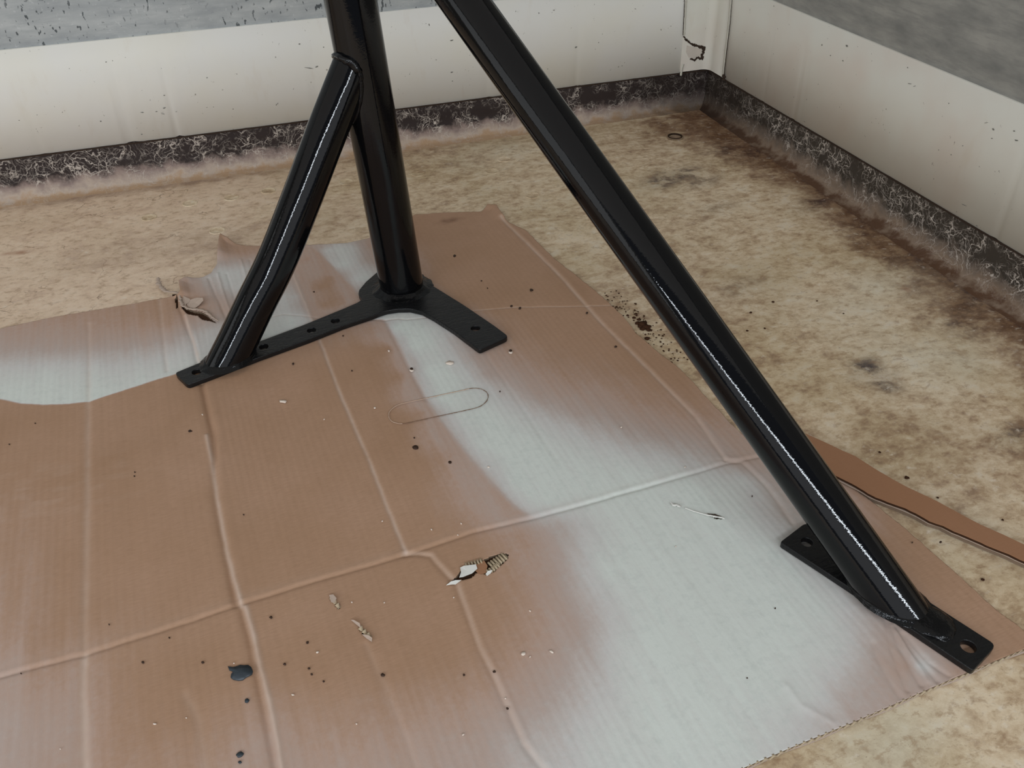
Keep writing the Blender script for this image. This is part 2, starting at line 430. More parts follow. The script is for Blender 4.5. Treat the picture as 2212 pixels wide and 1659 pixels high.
rust = 0.9*gauss(P, 1130, 287, .013, .006)*(nf2*1.4)+0.8*gauss(P, 1958, 625, .006)+0.7*gauss(P, 45, 545, .012, .006)+0.5*gauss(P, 15, 548, .008, .005)+0.4*gauss(P, 400, 387, .012, .003)
rust += 0.35*sstep(0.012, 0.0, np.abs(dwl-0.012)+(nf2-0.5)*0.012)*sstep(0.2, -0.6, P[:, 0])
pale = 0.7*gauss(P, 1900, 640, 0.10, 0.07)+0.6*gauss(P, 2000, 760, 0.08)+0.5*gauss(P, 1080, 330, 0.12, 0.06)+0.6*gauss(P, 2050, 1150, 0.05)+0.7*gauss(P, 1950, 1600, 0.08)
pale = np.clip(pale*(nfl*1.6-0.2), 0, 1)
pink = sstep(0.30, -0.15, P[:, 0]+(nfl-0.5)*0.3)
# screw hole by the corner is a real pit
z = z+0.0012*np.exp(-((dh-hole_r*1.12)/0.0022)**2)
V = np.stack([P[:, 0], P[:, 1], z], 1)
qc = P[quads].mean(1); keep = ((qc-hole_c)**2).sum(1) > (hole_r*0.93)**2
me = np_mesh('floor', V, quads[keep])
for n_, v_ in (('brown', brown), ('dark', dark), ('rust', rust), ('pale', pale), ('pink', pink)): add_attr(me, n_, np.clip(v_, 0, 1))
floor = obj('floor', me, m_floor, kind='structure')

def lathe(profile, c0, nseg=32, jag=0.0):
    bm = bmesh.new(); rings = []
    for k, (r, zz) in enumerate(profile):
        rings.append([bm.verts.new((c0[0]+r*math.cos(2*math.pi*i/nseg)*(1+jag*math.sin(i*1.7+k)), c0[1]+r*math.sin(2*math.pi*i/nseg)*(1+jag*math.cos(i*2.3)), zz)) for i in range(nseg)])
    for a, b_ in zip(rings[:-1], rings[1:]):
        for i in range(nseg): bm.faces.new((a[i], a[(i+1) % nseg], b_[(i+1) % nseg], b_[i]))
    bm.faces.new(rings[-1]); return bm
m_hole = plain('hole_rim_resin', srgb(150, 126, 102), 0.8, 0.2)
obj('screw_hole', lathe([(hole_r*1.22, 0.0016), (hole_r*1.02, 0.0026), (hole_r*0.98, 0.0), (hole_r*0.95, -0.011), (hole_r*0.3, -0.0095)], hole_c, 40, 0.02), m_hole, floor, label='round countersunk hole in the resin')
obj('hole_edge', lathe([(hole_r*1.0, 0.0031), (hole_r*1.03, 0.0036), (hole_r*0.95, 0.0036), (hole_r*0.93, 0.0005), (hole_r*0.95, 0.0004)], hole_c, 40, 0.02), plain('hole_edge_dark', srgb(60, 46, 36), 0.9, 0.1), floor).data.polygons[-1].select = False
bm = bmesh.new(); bm.from_mesh(bpy.data.meshes['hole_edge']); bmesh.ops.delete(bm, geom=[f for f in bm.faces if len(f.verts) > 4], context='FACES_ONLY'); bm.to_mesh(bpy.data.meshes['hole_edge']); bm.free()
# buried rivet heads that show as faint discs
for i, (px, py) in enumerate([(500, 427), (410, 439), (469, 498), (580, 412), (1063, 370), (903, 375), (748, 393), (1150, 422), (1089, 344), (322, 470)]):
    c0 = gp(px, py)[:2]; r = 0.0125
    obj('rivet_head', lathe([(r*1.10, -0.0010), (r, 0.0004), (r*0.93, 0.0009), (r*0.86, 0.0003), (r*0.3, 0.0004)], c0, 28, 0.02), m_floor, floor)

def wall_box(name, x0, x1, y0, y1, z0, z1, mat, **kw):
    bm = bmesh.new(); bmesh.ops.create_cube(bm, size=1)
    for v in bm.verts:
        v.co = Vector((x0+(x1-x0)*(v.co.x+.5), y0+(y1-y0)*(v.co.y+.5), z0+(z1-z0)*(v.co.z+.5)))
    return obj(name, bm, mat, smooth=False, **kw)
wall_box('wall_left', XL, XR+0.05, YB+0.004, YB+0.05, -0.02, CEIL, m_sheet_l, kind='structure')
wall_box('wall_right', XR+0.004, XR+0.05, YREAR, YB+0.05, -0.02, CEIL, m_sheet_r, kind='structure')
wall_box('wall_far_side', XL-0.05, XL, YREAR, YB+0.05, -0.02, CEIL, m_sheet_r, kind='structure')
wall_box('ceiling', XL, XR+0.05, YREAR, YB+0.05, CEIL, CEIL+0.05, m_ceiling, kind='structure')

# kick panels: thin sheets standing proud of the wall, slightly chipped at the lower edge
def kick_panel(name, axis, a0, a1, mat):
    n = 420; s = np.linspace(a0, a1, n)
    chip = np.maximum(0, fbm(s*55, s*0, 4 if axis == 'x' else 8, 4)-0.66)*0.012
    low = H1-0.0006*fbm(s*30, s*0+3, 5, 3)+chip
    rows = [(0.0045, None, 0), (0.0, None, 0), (0.0, H2-0.001, 1), (0.0012, H2, 1), (0.0045, H2, 1)]
    vv = []
    for off, zz, up in rows:
        for k in range(n):
            zc = low[k] if zz is None else zz
            vv.append((s[k], YB+off, zc) if axis == 'x' else (XR+off, s[k], zc))
    q = [(r*n+k, r*n+k+1, (r+1)*n+k+1, (r+1)*n+k) for r in range(len(rows)-1) for k in range(n-1)]
    me = np_mesh(name, vv, q)
    o = obj(name, me, mat, smooth=False, kind='structure'); return o
kp_l = kick_panel('trim_1', 'x', XL, XS+0.004, m_panel_l)
kp_r = kick_panel('trim_2', 'y', YREAR, YS+0.004, m_panel_r)

# cove bases with a rounded foot that runs onto the floor
def cove(name, axis, a0, a1, mat):
    prof = [(0.0015, H1+0.004), (0.0012, H1*0.75), (0.0005, H1*0.5), (-0.001, H1*0.28), (-0.004, H1*0.13), (-0.009, 0.004), (-0.017, 0.0012), (-0.024, -0.0006)]
    prof = [(np.interp(t, range(len(prof)), [p[0] for p in prof]), np.interp(t, range(len(prof)), [p[1] for p in prof])) for t in np.linspace(0, len(prof)-1, 22)]
    n = 700; s = np.linspace(a0, a1, n); vv = []
    for j, (off, zz) in enumerate(prof):
        w = (fbm(s*22, s*0+j*0.35, 21, 4)-0.5)*0.004*min(1, j/5)
        top = (fbm(s*60, s*0, 31, 3)-0.5)*0.0015 if j == 0 else 0
        for k in range(n):
            o_ = off+w[k]
            tz = zz+(top[k] if j == 0 else 0)
            se = min(s[k], (XR if axis == 'x' else YB)+o_)       # mitre in the corner
            vv.append((se, YB+o_, tz) if axis == 'x' else (XR+o_, se, tz))
    q = [(r*n+k, r*n+k+1, (r+1)*n+k+1, (r+1)*n+k) for r in range(len(prof)-1) for k in range(n-1)]
    me = np_mesh(name, vv, q); vv = np.array(vv)
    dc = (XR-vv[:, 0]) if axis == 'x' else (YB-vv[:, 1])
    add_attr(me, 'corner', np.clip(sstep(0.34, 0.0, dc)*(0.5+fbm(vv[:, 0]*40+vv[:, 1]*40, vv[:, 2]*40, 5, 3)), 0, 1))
    return obj(name, me, mat, kind='structure')
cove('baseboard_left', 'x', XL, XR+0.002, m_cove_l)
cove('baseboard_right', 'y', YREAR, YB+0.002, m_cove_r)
# dark strips painting the shadow line under the kick panels, above the cove
wall_box('shadow_line_1', XL, XR, YB-0.0012, YB+0.002, H1-0.0028, H1-0.0006, m_grime_shade, kind='structure')
wall_box('shadow_line_2', XR-0.0012, XR+0.002, YREAR, YB, H1-0.0028, H1-0.0006, m_grime_shade, kind='structure')

# corner trim: bent sheet with a rounded inner corner
def corner_trim():
    r = 0.016; t = 0.0022; path = [(XS, YB-t)]
    for k in range(9):
        a = math.pi/2*(1-k/8)
        path.append((XR-t-r+r*math.cos(a), YB-t-r+r*math.sin(a)))
    path.append((XR-t, YS))
    outer = [(XS-0.0008, YB+0.001)]+path+[(XR+0.001, YS-0.0008)]
    zs = np.linspace(H1+0.0015, CEIL, 30); vv = []; n = len(outer)
    for zz in zs:
        for x, y in outer: vv.append((x, y, zz))
    q = [(i*n+k, i*n+k+1, (i+1)*n+k+1, (i+1)*n+k) for i in range(len(zs)-1) for k in range(n-1)]
    return obj('trim_5', np_mesh('corner_trim', vv, q), m_trim, smooth=False, kind='structure')
ct = corner_trim()

def ribbon_on(fn, pts, widths, mat, name, parent, lift, normal, seed=1, amp=0.0, thick=0.0006):
    """a thin raised strip following pixel points on a plane"""
    Pw = [np.array(fn(*p)) for p in pts]
    dense = []; wd = []
    for i in range(len(Pw)-1):
        m = max(2, int(np.linalg.norm(Pw[i+1]-Pw[i])/0.0008))
        for k in range(m):
            dense.append(Pw[i]+(Pw[i+1]-Pw[i])*k/m); wd.append(widths[i]+(widths[i+1]-widths[i])*k/m)
    dense.append(Pw[-1]); wd.append(widths[-1]); dense = np.array(dense); nrm = np.array(normal, float)
    vv = []
    for i in range(len(dense)):
        t = dense[min(i+1, len(dense)-1)]-dense[max(i-1, 0)]; t /= (np.linalg.norm(t)+1e-9)
        s = np.cross(nrm, t); w = wd[i]*(1+amp*2*(vnoise(np.array([i*0.6]), np.array([seed*3.1]), seed)[0]-0.5))
        j = amp*0.6*wd[i]*(vnoise(np.array([i*0.35]), np.array([seed*1.7]), seed+3)[0]-0.5)*2
        c_ = dense[i]+s*j
        vv += [c_-s*w/2+nrm*(lift-thick), c_-s*w/2+nrm*lift, c_+nrm*(lift+thick*0.6), c_+s*w/2+nrm*lift, c_+s*w/2+nrm*(lift-thick)]
    q = [(i*5+k, i*5+k+1, (i+1)*5+k+1, (i+1)*5+k) for i in range(len(dense)-1) for k in range(4)]
    return obj(name, np_mesh(name, vv, q), mat, parent)
fy = lambda x, y: on_y(x, y, YB-0.0022)
fx = lambda x, y: on_x(x, y, XR-0.0022)
NYm, NXm = (0, -1, 0), (-1, 0, 0)
ribbon_on(fy, [(1476, 78), (1482, 86), (1491, 94), (1503, 98), (1518, 103), (1524, 104)], [.0015, .0035, .003, .005, .005, .008], m_grime_shade, 'crack', ct, .0006, NYm, 2, .5)
ribbon_on(fy, [(1524, 101), (1519, 112), (1516, 124), (1518, 127)], [.008, .006, .005, .006], m_grime_shade, 'crack', ct, .0007, NYm, 3, .5)
ribbon_on(fy, [(1490, 127), (1500, 129), (1508, 124), (1519, 126)], [.002, .004, .004, .007], m_grime_shade, 'crack', ct, .0008, NYm, 4, .7)
patch = blob_mesh([on_y(x, y, YB-0.0028) for x, y in [(1484, 98), (1500, 102), (1516, 106), (1512, 124), (1500, 127), (1488, 124), (1482, 112)]], 0.0006, (0, -1, 0))
obj('torn_patch', patch, plain('torn_patch', srgb(204, 194, 182), 0.8, 0.1, 300, 0.0006, 0.6), ct, smooth=False)
ribbon_on(fy, [(1475.5, 138), (1471.8, 150), (1470.5, 163)], [.004, .005, .004], m_sealant, 'sealant_bead', ct, .0012, NYm, 5, .2)
ribbon_on(fy, [(1482, 0), (1479, 45), (1477, 76)], [.003, .0036, .0042], m_sealant, 'sealant_bead', ct, .0008, NYm, 6, .2)
ribbon_on(fy, [(1480, -60), (1477.5, 20), (1475.2, 76)], [.0008, .001, .001], m_grime_shade, 'seam_line', ct, .0010, NYm, 6, .3)
ribbon_on(fx, [(1582, -40), (1575, 50), (1568, 110), (1562, 163)], [.004, .0045, .005, .005], m_sealant, 'sealant_bead', ct, .0012, NXm, 7, .15)
ribbon_on(fx, [(1586, -40), (1578.5, 50), (1571, 110), (1565, 162)], [.001, .0012, .001, .001], m_grime_shade, 'seam_line', ct, .0014, NXm, 8, .3)
ribbon_on(fy, [(1530, 148), (1534, 156), (1537, 162)], [.003, .005, .004], m_grime_shade, 'grime_blob', ct, .0015, NYm, 9, .6, .003)
ribbon_on(fx, [(1563, 161), (1564, 168), (1564, 173)], [.004, .008, .007], m_grime_shade, 'grime_blob', ct, .0015, NXm, 10, .5, .003)
# scuffs on the kick panels, joined as one part per panel
def scuffs(fn, nrm, specs, parent):
    bm = bmesh.new(); nrm = Vector(nrm)
    for px, py, ln, wd, ang in specs:
        c0 = Vector(fn(px, py)); e1 = Vector((0, 0, 1)).cross(nrm); e2 = Vector((0, 0, 1))
        vs_ = []
        k = 9
        for i in range(k):
            a = 2*math.pi*i/k; rr = random.uniform(.6, 1.2)
            u, v = math.cos(a)*ln/2*rr, math.sin(a)*wd/2*rr
            vs_.append(bm.verts.new(c0+nrm*0.0004+e1*(u*math.cos(ang)-v*math.sin(ang))+e2*(u*math.sin(ang)+v*math.cos(ang))))
        top = bm.verts.new(c0+nrm*0.0006)
        for i in range(k): bm.faces.new((vs_[i], vs_[(i+1) % k], top))
    return obj('scuff_marks', bm, m_scuff, parent, kind='stuff')
scuffs(lambda x, y: on_y(x, y, YB), (0, -1, 0), [
    (668, 147, .020, .0018, -.25), (684, 144, .006, .003, .5), (307, 243, .006, .002, -.2), (338, 241, .004, .002, 0), (355, 233, .006, .0022, .2), (352, 246, .006, .0012, -.3),
    (381, 241, .003, .001, 0), (355, 206, .003, .0018, 0), (447, 168, .0025, .002, 0), (597, 226, .005, .0016, 1.0), (600, 224, .004, .001, 1.1), (647, 95, .004, .003, 0), (699, 102, .002, .002, 0),
    (229, 134, .0025, .002, 0), (243, 131, .002, .0018, 0), (41, 260, .002, .0015, 0), (80, 248, .0015, .0015, 0), (306, 290, .003, .002, 0), (150, 148, .002, .001, 0), (218, 262, .0022, .003, 1.2),
    (927, 53, .002, .004, 0), (942, 129, .002, .002, 0), (976, 87, .006, .0025, .1), (976, 156, .006, .002, .1), (885, 160, .0015, .0018, 0), (1164, 28, .002, .003, 0), (1244, 102, .006, .004, .3), (1293, 92, .002, .002, 0),
    (977, 175, .003, .002, .4), (447, 232, .004, .0008, .1), (461, 231, .002, .001, 0)], kp_l)
scuffs(lambda x, y: on_x(x, y, XR), (-1, 0, 0), [
    (1830, 99, .006, .003, 0), (1794, 120, .003, .002, 0), (1821, 131, .003, .002, 0), (1776, 97, .003, .003, .9), (1961, 146, .003, .002, 0), (1966, 181, .008, .0012, .2), (1976, 186, .005, .001, .5),
    (2050, 223, .002, .002, 0), (2146, 279, .004, .0028, 0), (2191, 283, .005, .002, .2), (2143, 299, .004, .0015, .3), (2196, 303, .006, .002, .2), (2083, 443, .010, .0008, .1), (2131, 265, .008, .001, .4),
    (1609, 114, .001, .003, 0), (1715, 210, .0015, .002, 0), (2028, 324, .002, .002, 0), (2055, 334, .002, .002, 0), (2080, 315, .003, .001, .4), (1672, 13, .002, .002, 0), (2110, 488, .003, .002, 0)], kp_r)

# ------------------------------------------------------------------ cardboard sheet
BT = 0.0045                                             # thickness of the board
outer_px = [(-260, 762), (0, 709), (120, 684), (240, 664), (340, 646), (384, 640), (392, 634), (388, 613), (400, 605), (437, 598), (455, 589), (469, 569), (472, 550),
            (474, 532), (477, 514), (490, 521), (510, 527), (535, 530), (600, 531), (660, 529), (750, 524), (795, 513), (850, 480), (898, 462), (975, 458), (1040, 456), (1054, 446), (1072, 447),
            (1082, 464), (1099, 479), (1137, 497), (1168, 528), (1196, 556), (1248, 596), (1301, 638), (1346, 681), (1372, 716), (1412, 751), (1472, 797), (1537, 867), (1583, 917), (1633, 963), (1720, 1000),
            (1817, 1035), (1887, 1083), (1985, 1165), (2087, 1257), (2120, 1287), (2156, 1318), (2180, 1336), (2207, 1357), (2250, 1390)]
cut_px = [(2250, 1386), (2104, 1446), (2016, 1483), (1930, 1521), (1838, 1561), (1722, 1608), (1603, 1659), (1430, 1740), (1200, 1860)]
far_px = [(500, 2050), (-300, 1900)]
torn = rag(gxy(outer_px, BT), 0.004, 0.0011, 5)
cut = gxy(cut_px, BT)
outline = np.vstack([torn, cut, gxy(far_px, BT)])
STEP = 0.00125
bx = np.arange(max(outline[:, 0].min(), -0.62), outline[:, 0].max()+STEP, STEP); by = np.arange(outline[:, 1].min(), outline[:, 1].max()+STEP, STEP)
X, Y = np.meshgrid(bx, by); P = np.stack([X.ravel(), Y.ravel()], 1); nx, ny = len(bx), len(by)
ins = pip(P, outline)
idx = np.arange(nx*ny).reshape(ny, nx)
quads = np.stack([idx[:-1, :-1], idx[:-1, 1:], idx[1:, 1:], idx[1:, :-1]], -1).reshape(-1, 4)
cnt = ins[quads].sum(1); quads = quads[cnt >= 2]
used = np.unique(quads); remap = np.full(nx*ny, -1); remap[used] = np.arange(len(used))
quads = remap[quads]; P = P[used]; ins = ins[used]
# snap what fell outside back onto the outline
bad = ~ins
if bad.any():
    _, near, _, _ = seg_dist(P[bad], outline, closed=True); P[bad] = near

def G(pts): return gxy(pts, BT)
H = np.zeros(len(P)); light = np.zeros(len(P)); paint = np.zeros(len(P)); stain = np.zeros(len(P))
wob = (fbm(P[:, 0]*60, P[:, 1]*60, 11, 3)-0.5)
def crease(px, w, depth, skew=0.0, lit=0.0, litw=None, litoff=0.0, sharp=1.0):
    """pressed line: depth<0 goes down; skew adds a ridge beside it; lit = pale stripe in the colour"""
    global H, light
    d, _, s, _ = seg_dist(P, G(px)); sd = d*s+wob*0.0012
    H += depth*np.exp(-np.abs(sd/w)**(1.6*sharp))
    if skew: H += -depth*skew*np.exp(-((sd-w*1.7)/(w*1.2))**2)
    if lit: light += lit*np.exp(-((sd-litoff)/(litw or w))**2)*(0.6+0.8*fbm(P[:, 0]*90, P[:, 1]*90, 6, 3))
c1 = [(-200, 1515), (0, 1460), (180, 1412), (345, 1362), (520, 1303), (700, 1247), (875, 1197), (1017, 1150), (1165, 1115), (1330, 1068), (1480, 1025), (1565, 1000), (1640, 985)]
crease(c1, 0.0024, -0.0014, 0.2, 0.10, 0.005, 0.006)
crease([(435, 827), (447, 880), (461, 942), (462, 1020), (470, 1105), (490, 1200), (508, 1300)], 0.0036, -0.0034, 0.1)
crease([(446, 940), (458, 1000), (472, 1100), (492, 1200), (521, 1306)], 0.0022, 0.0013, 0, 0.75, 0.0024, 0.0)
crease([(529, 1309), (547, 1370), (562, 1440), (578, 1500), (600, 1600), (612, 1680), (620, 1760)], 0.0024, 0.0014, 0, 0.85, 0.0026, 0.0)
crease([(520, 1309), (540, 1390), (556, 1470), (575, 1560), (598, 1680)], 0.0030, -0.0026, 0)
crease([(380, 645), (398, 690), (416, 740), (428, 790)], 0.0030, -0.0018, 0.3)
crease([(401, 680), (412, 720), (424, 760), (432, 786)], 0.0016, 0.0008, 0, 0.8, 0.0022)
crease([(192, 700), (190, 870), (188, 1100), (180, 1400)], 0.004, -0.0009, 0, 0.35, 0.0035)
crease([(181, 1415), (177, 1500), (183, 1659), (188, 1800)], 0.004, -0.0010, 0, 0.9, 0.0035)
crease([(345, 640), (350, 700), (356, 770), (360, 800)], 0.003, -0.0007, 0, 0.3, 0.003)
crease([(624, 560), (632, 590), (655, 645), (678, 700)], 0.0020, 0.0007, 0, 0.75, 0.0018)
crease([(688, 728), (708, 780), (735, 850), (765, 920), (798, 995), (835, 1090), (875, 1190)], 0.0024, -0.0009, 0, 0.7, 0.0021)
crease([(875, 1197), (905, 1196), (930, 1200), (950, 1225), (985, 1262), (1005, 1320), (1034, 1403), (1060, 1450), (1084, 1504), (1128, 1605), (1172, 1660), (1230, 1730)], 0.0028, -0.0012, 0.3, 0.45, 0.0024, 0.002)
crease([(1082, 470), (1135, 521), (1215, 600), (1301, 697), (1400, 795), (1502, 897), (1567, 992)], 0.0028, -0.0011, 0.3, 0.55, 0.0028)
crease([(1567, 992), (1603, 998), (1625, 1018), (1653, 1044), (1713, 1128)], 0.0028, -0.0011, 0.3, 0.3, 0.0025)
crease([(560, 690), (610, 678), (670, 683), (740, 690), (800, 688), (831, 690), (860, 687), (877, 689), (919, 685), (975, 674), (1032, 669), (1120, 662), (1240, 660), (1325, 657)], 0.0016, -0.0006, 0, 0.65, 0.0010)
crease([(832, 690), (850, 728), (885, 795), (920, 862)], 0.0030, -0.0006)
crease([(990, 640), (1060, 780), (1130, 880), (1200, 990)], 0.004, -0.0004)
crease([(400, 1500), (430, 1560), (446, 1659)], 0.004, -0.0005, 0, 0.2, 0.004)
crease([(790, 1390), (830, 1480), (880, 1600), (900, 1660)], 0.004, -0.0006, 0, 0.15, 0.003)
for px, w, dd in [([(1925, 1345), (1945, 1400), (1990, 1478)], .0025, -.0016), ([(1935, 1352), (1975, 1410), (2025, 1470)], .0022, -.0014), ([(1915, 1340), (1925, 1400), (1960, 1490)], .0022, -.0012),
                  ([(1955, 1370), (2005, 1430), (2050, 1460)], .002, -.0010), ([(1885, 1390), (1905, 1440), (1945, 1505)], .003, -.0008), ([(1928, 1347), (1958, 1400), (2005, 1470)], .0018, .0010),
                  ([(1700, 1480), (1730, 1520), (1800, 1560)], .003, .0006), ([(450, 600), (468, 640), (490, 690)], .0025, -.0012), ([(490, 590), (505, 640), (520, 690)], .002, -.0010), ([(470, 590), (485, 640), (500, 680)], .002, .0012),
                  ([(540, 560), (550, 620), (555, 670)], .0025, -.0010), ([(520, 560), (535, 610), (540, 650)], .002, .0009)]:
    crease(px, w, dd)
# faint flute ripples and a gentle waviness, kept away from the feet of the stand
ca, sa = math.cos(-BOARD_ROT), math.sin(-BOARD_ROT)
uu = P[:, 0]*ca-P[:, 1]*sa; vv_ = P[:, 0]*sa+P[:, 1]*ca
H += 0.00010*np.sin(uu*2*math.pi/0.0075)*fbm(uu*9, vv_*4, 2, 2)
H += (fbm(uu*22, vv_*2.2, 12, 3)-0.5)*0.0018 + (fbm(P[:, 0]*6, P[:, 1]*6, 14, 3)-0.5)*0.0022
H -= 0.0009
# edge curl near the torn upper-left flap
H += 0.006*np.exp(-((seg_dist(P, G([(392, 634), (388, 613), (400, 605)]))[0])/0.010)**2)
H += 0.009*np.exp(-((seg_dist(P, G([(472, 550), (477, 514), (490, 521)]))[0])/0.014)**2)
H += 0.005*np.exp(-((seg_dist(P, G([(1054, 446), (1072, 447), (1085, 466)]))[0])/0.010)**2)
feet = [G([(380, 806), (404, 829), (740, 700), (800, 680), (886, 664), (1036, 754), (1096, 726), (918, 606), (850, 575), (776, 636), (658, 702), (441, 780)]),
        G([(1686, 1172), (1740, 1131), (2147, 1390), (2101, 1447)])]
for fp in feet:
    d, _, _, _ = seg_dist(P, fp, closed=True); d[pip(P, fp)] = 0
    k = sstep(0.0, 0.012, d); H = np.where(H > 0, H*k, H)

# sprayed white paint: scattered samples of how much paint landed, smoothly interpolated
sA = [(-200, 740, .4), (-200, 860, .9), (0, 715, .3), (0, 760, .5), (0, 800, .8), (0, 850, 1), (100, 700, .25), (100, 760, .5), (100, 810, .9), (100, 870, 1), (200, 675, .2), (200, 740, .38), (200, 795, .8), (200, 850, 1),
      (300, 660, .15), (300, 720, .3), (300, 775, .7), (300, 820, .9), (355, 652, .12), (365, 700, .2), (375, 740, .55), (380, 775, .8), (420, 715, .55), (420, 760, .75), (455, 715, .7), (470, 745, .8),
      (400, 625, .2), (420, 650, .18), (440, 608, .5), (470, 590, .75), (480, 620, .65), (455, 650, .3), (500, 670, .35), (520, 620, .75), (530, 580, .7), (485, 530, .14), (510, 545, .16), (560, 545, .2), (580, 575, .45),
      (590, 640, .75), (600, 690, .85), (640, 690, .85), (640, 640, .62), (625, 590, .4), (668, 705, .7),
      (665, 560, .2), (690, 620, .08), (700, 660, .1), (740, 655, .2), (715, 600, .15), (650, 545, .3), (760, 640, .35),
      (710, 540, .8), (740, 570, .9), (775, 600, .85), (790, 560, .5), (800, 530, .3), (765, 535, .7), (785, 640, .7), (690, 535, .5),
      (830, 520, .15), (910, 480, 0), (950, 600, 0), (1000, 540, 0), (1050, 470, 0), (1150, 600, 0), (1250, 680, .02), (1000, 640, .03), (1100, 690, .08),
      (850, 680, .85), (900, 675, .8), (960, 690, .4)]
sB = [(-200, 1000, 0), (100, 1000, 0), (300, 1000, 0), (0, 1090, .12), (0, 950, .05), (300, 880, 0), (550, 850, 0), (550, 900, 0), (640, 790, .05), (700, 850, 0), (700, 1000, 0), (740, 740, .12), (800, 740, .14), (780, 900, 0), (850, 1100, 0),
      (820, 705, .3), (840, 750, .12), (870, 810, .18), (860, 900, .03), (915, 890, .22), (920, 1000, .08), (975, 980, .28), (1000, 1080, .25), (1050, 1060, .35), (1080, 1100, .42), (1130, 1110, .6), (1120, 1150, .25),
      (858, 705, 1), (895, 745, 1), (940, 720, .85), (990, 730, .55), (1030, 770, .4), (930, 800, 1), (985, 815, 1), (1040, 810, .55), (1110, 790, .28), (955, 860, 1), (1020, 900, 1), (1090, 870, .75), (1160, 850, .4), (1220, 820, .22),
      (1045, 960, 1), (1130, 960, 1), (1200, 920, .75), (1260, 890, .45), (1320, 860, .28), (1400, 860, .14), (1115, 1040, 1), (1200, 1020, 1), (1180, 1080, 1), (1300, 980, .85), (1360, 950, .6), (1450, 930, .38), (1530, 950, .42), (1400, 1010, .9),
      (1500, 990, .65), (1300, 1050, 1), (1600, 1000, .42), (1400, 780, .04), (1300, 760, .06), (1200, 720, .06), (1100, 700, .1), (1450, 850, .12), (1500, 870, .12),
      (1170, 1150, .4), (1225, 1130, .62), (1290, 1110, .9), (1400, 1090, 1), (1500, 1060, 1), (1600, 1040, .85), (1650, 1060, .65), (1690, 1110, .6), (1710, 1180, .8), (1190, 1250, .33), (1250, 1230, .65), (1310, 1230, .95), (1400, 1250, 1), (1550, 1200, 1), (1650, 1200, 1),
      (1700, 1230, .95), (1200, 1330, .33), (1270, 1350, .5), (1330, 1390, .8), (1400, 1400, 1), (1550, 1400, 1), (1700, 1400, .97), (1800, 1400, .85), (1800, 1300, .85), (1870, 1370, .6), (1920, 1400, .4), (1960, 1440, .35), (1990, 1440, .75), (1850, 1500, .5), (1760, 1560, .65), (1750, 1500, .85),
      (1600, 1600, .95), (1450, 1600, 1), (1330, 1600, .9), (1260, 1500, .62), (1220, 1600, .68), (1130, 1520, .35), (1120, 1400, .18), (1050, 1250, .08), (1110, 1600, .5), (1000, 1600, .36), (1000, 1470, .15), (900, 1400, .02), (880, 1550, .2), (800, 1640, .3), (650, 1600, .22),
      (700, 1480, .06), (560, 1600, .3), (600, 1350, 0), (450, 1600, .12), (350, 1500, .04), (250, 1620, .15), (100, 1600, .35), (30, 1560, .38), (60, 1500, .28), (20, 1430, .3), (100, 1380, .12), (300, 1340, .1), (300, 1200, 0), (1000, 1300, .0), (1450, 1800, .9), (1000, 1800, .4), (400, 1800, .2),
      (1800, 1060, .3), (1860, 1110, .25), (1900, 1180, .1), (1960, 1180, .04), (2000, 1250, .02), (2080, 1320, .02), (2180, 1380, .08), (2150, 1400, .05), (2060, 1450, .3), (2110, 1430, .15), (2020, 1460, .5), (1780, 1130, .6)]
def rbf(samples, Q):
    S = np.array([list(gp(a, b_, BT)[:2])+[c_] for a, b_, c_ in samples]); pts, val = S[:, :2], S[:, 2]
    D = np.sqrt(((pts[:, None]-pts[None])**2).sum(-1)); K = D+np.eye(len(pts))*0.002
    A = np.block([[K, np.ones((len(pts), 1))], [np.ones((1, len(pts))), np.zeros((1, 1))]])
    w = np.linalg.solve(A, np.append(val, 0)); out = np.full(len(Q), w[-1])
    for k in range(len(pts)): out += w[k]*np.sqrt(((Q-pts[k])**2).sum(1))
    return out
regA = G([(-600, 700), (-200, 850), (0, 862), (45, 871), (100, 874), (150, 872), (195, 866), (280, 838), (350, 816), (385, 806), (560, 755), (700, 715), (800, 688), (925, 688), (1000, 690), (1330, 690), (1500, 500), (900, 300), (0, 500)])
inA = pip(P, regA); dA = seg_dist(P, regA, closed=True)[0]*np.where(inA, 1, -1)+wob*0.0012
# the lower border is crisp on the left and fades into B to the right of the hub
kA = sstep(-0.0018, 0.0018, dA)
pxr = sstep(gp(800, 690)[0], gp(950, 690)[0], P[:, 0])
kA = kA*(1-pxr)+pxr*sstep(-0.03, 0.03, dA)
pa, pb = np.clip(rbf(sA, P), 0, 1), np.clip(rbf(sB, P), 0, 1)
# crisp left flank of the long white band
bl = G([(800, 600), (832, 690), (858, 735), (888, 800), (925, 870), (990, 955), (1060, 1040), (1110, 1090), (1150, 1118)])
d, _, s, _ = seg_dist(P, bl)
flank = np.exp(-(d/0.03)**2)
d1, _, s1, _ = seg_dist(P, G(c1)); flank *= sstep(-0.002, 0.012, d1*s1)
edge = sstep(-0.005, 0.004, d*s)                      # 1 on the right of the line
pb = pb*(1-flank)+flank*(edge*np.maximum(pb, 0.62)+(1-edge)*np.minimum(pb, 0.30))
# crisp wedge between crease and hub
w1 = G([(628, 560), (678, 700), (740, 690), (790, 650), (690, 545), (672, 532), (640, 530)])
inw = pip(P, w1); dw = seg_dist(P, w1, closed=True)[0]*np.where(inw, 1, -1)
kw = sstep(-0.003, 0.004, dw+wob*0.002)
pa = pa*(1-kw)+kw*np.minimum(pa, 0.28)
paint = np.clip(pa*kA+pb*(1-kA), 0, 1)
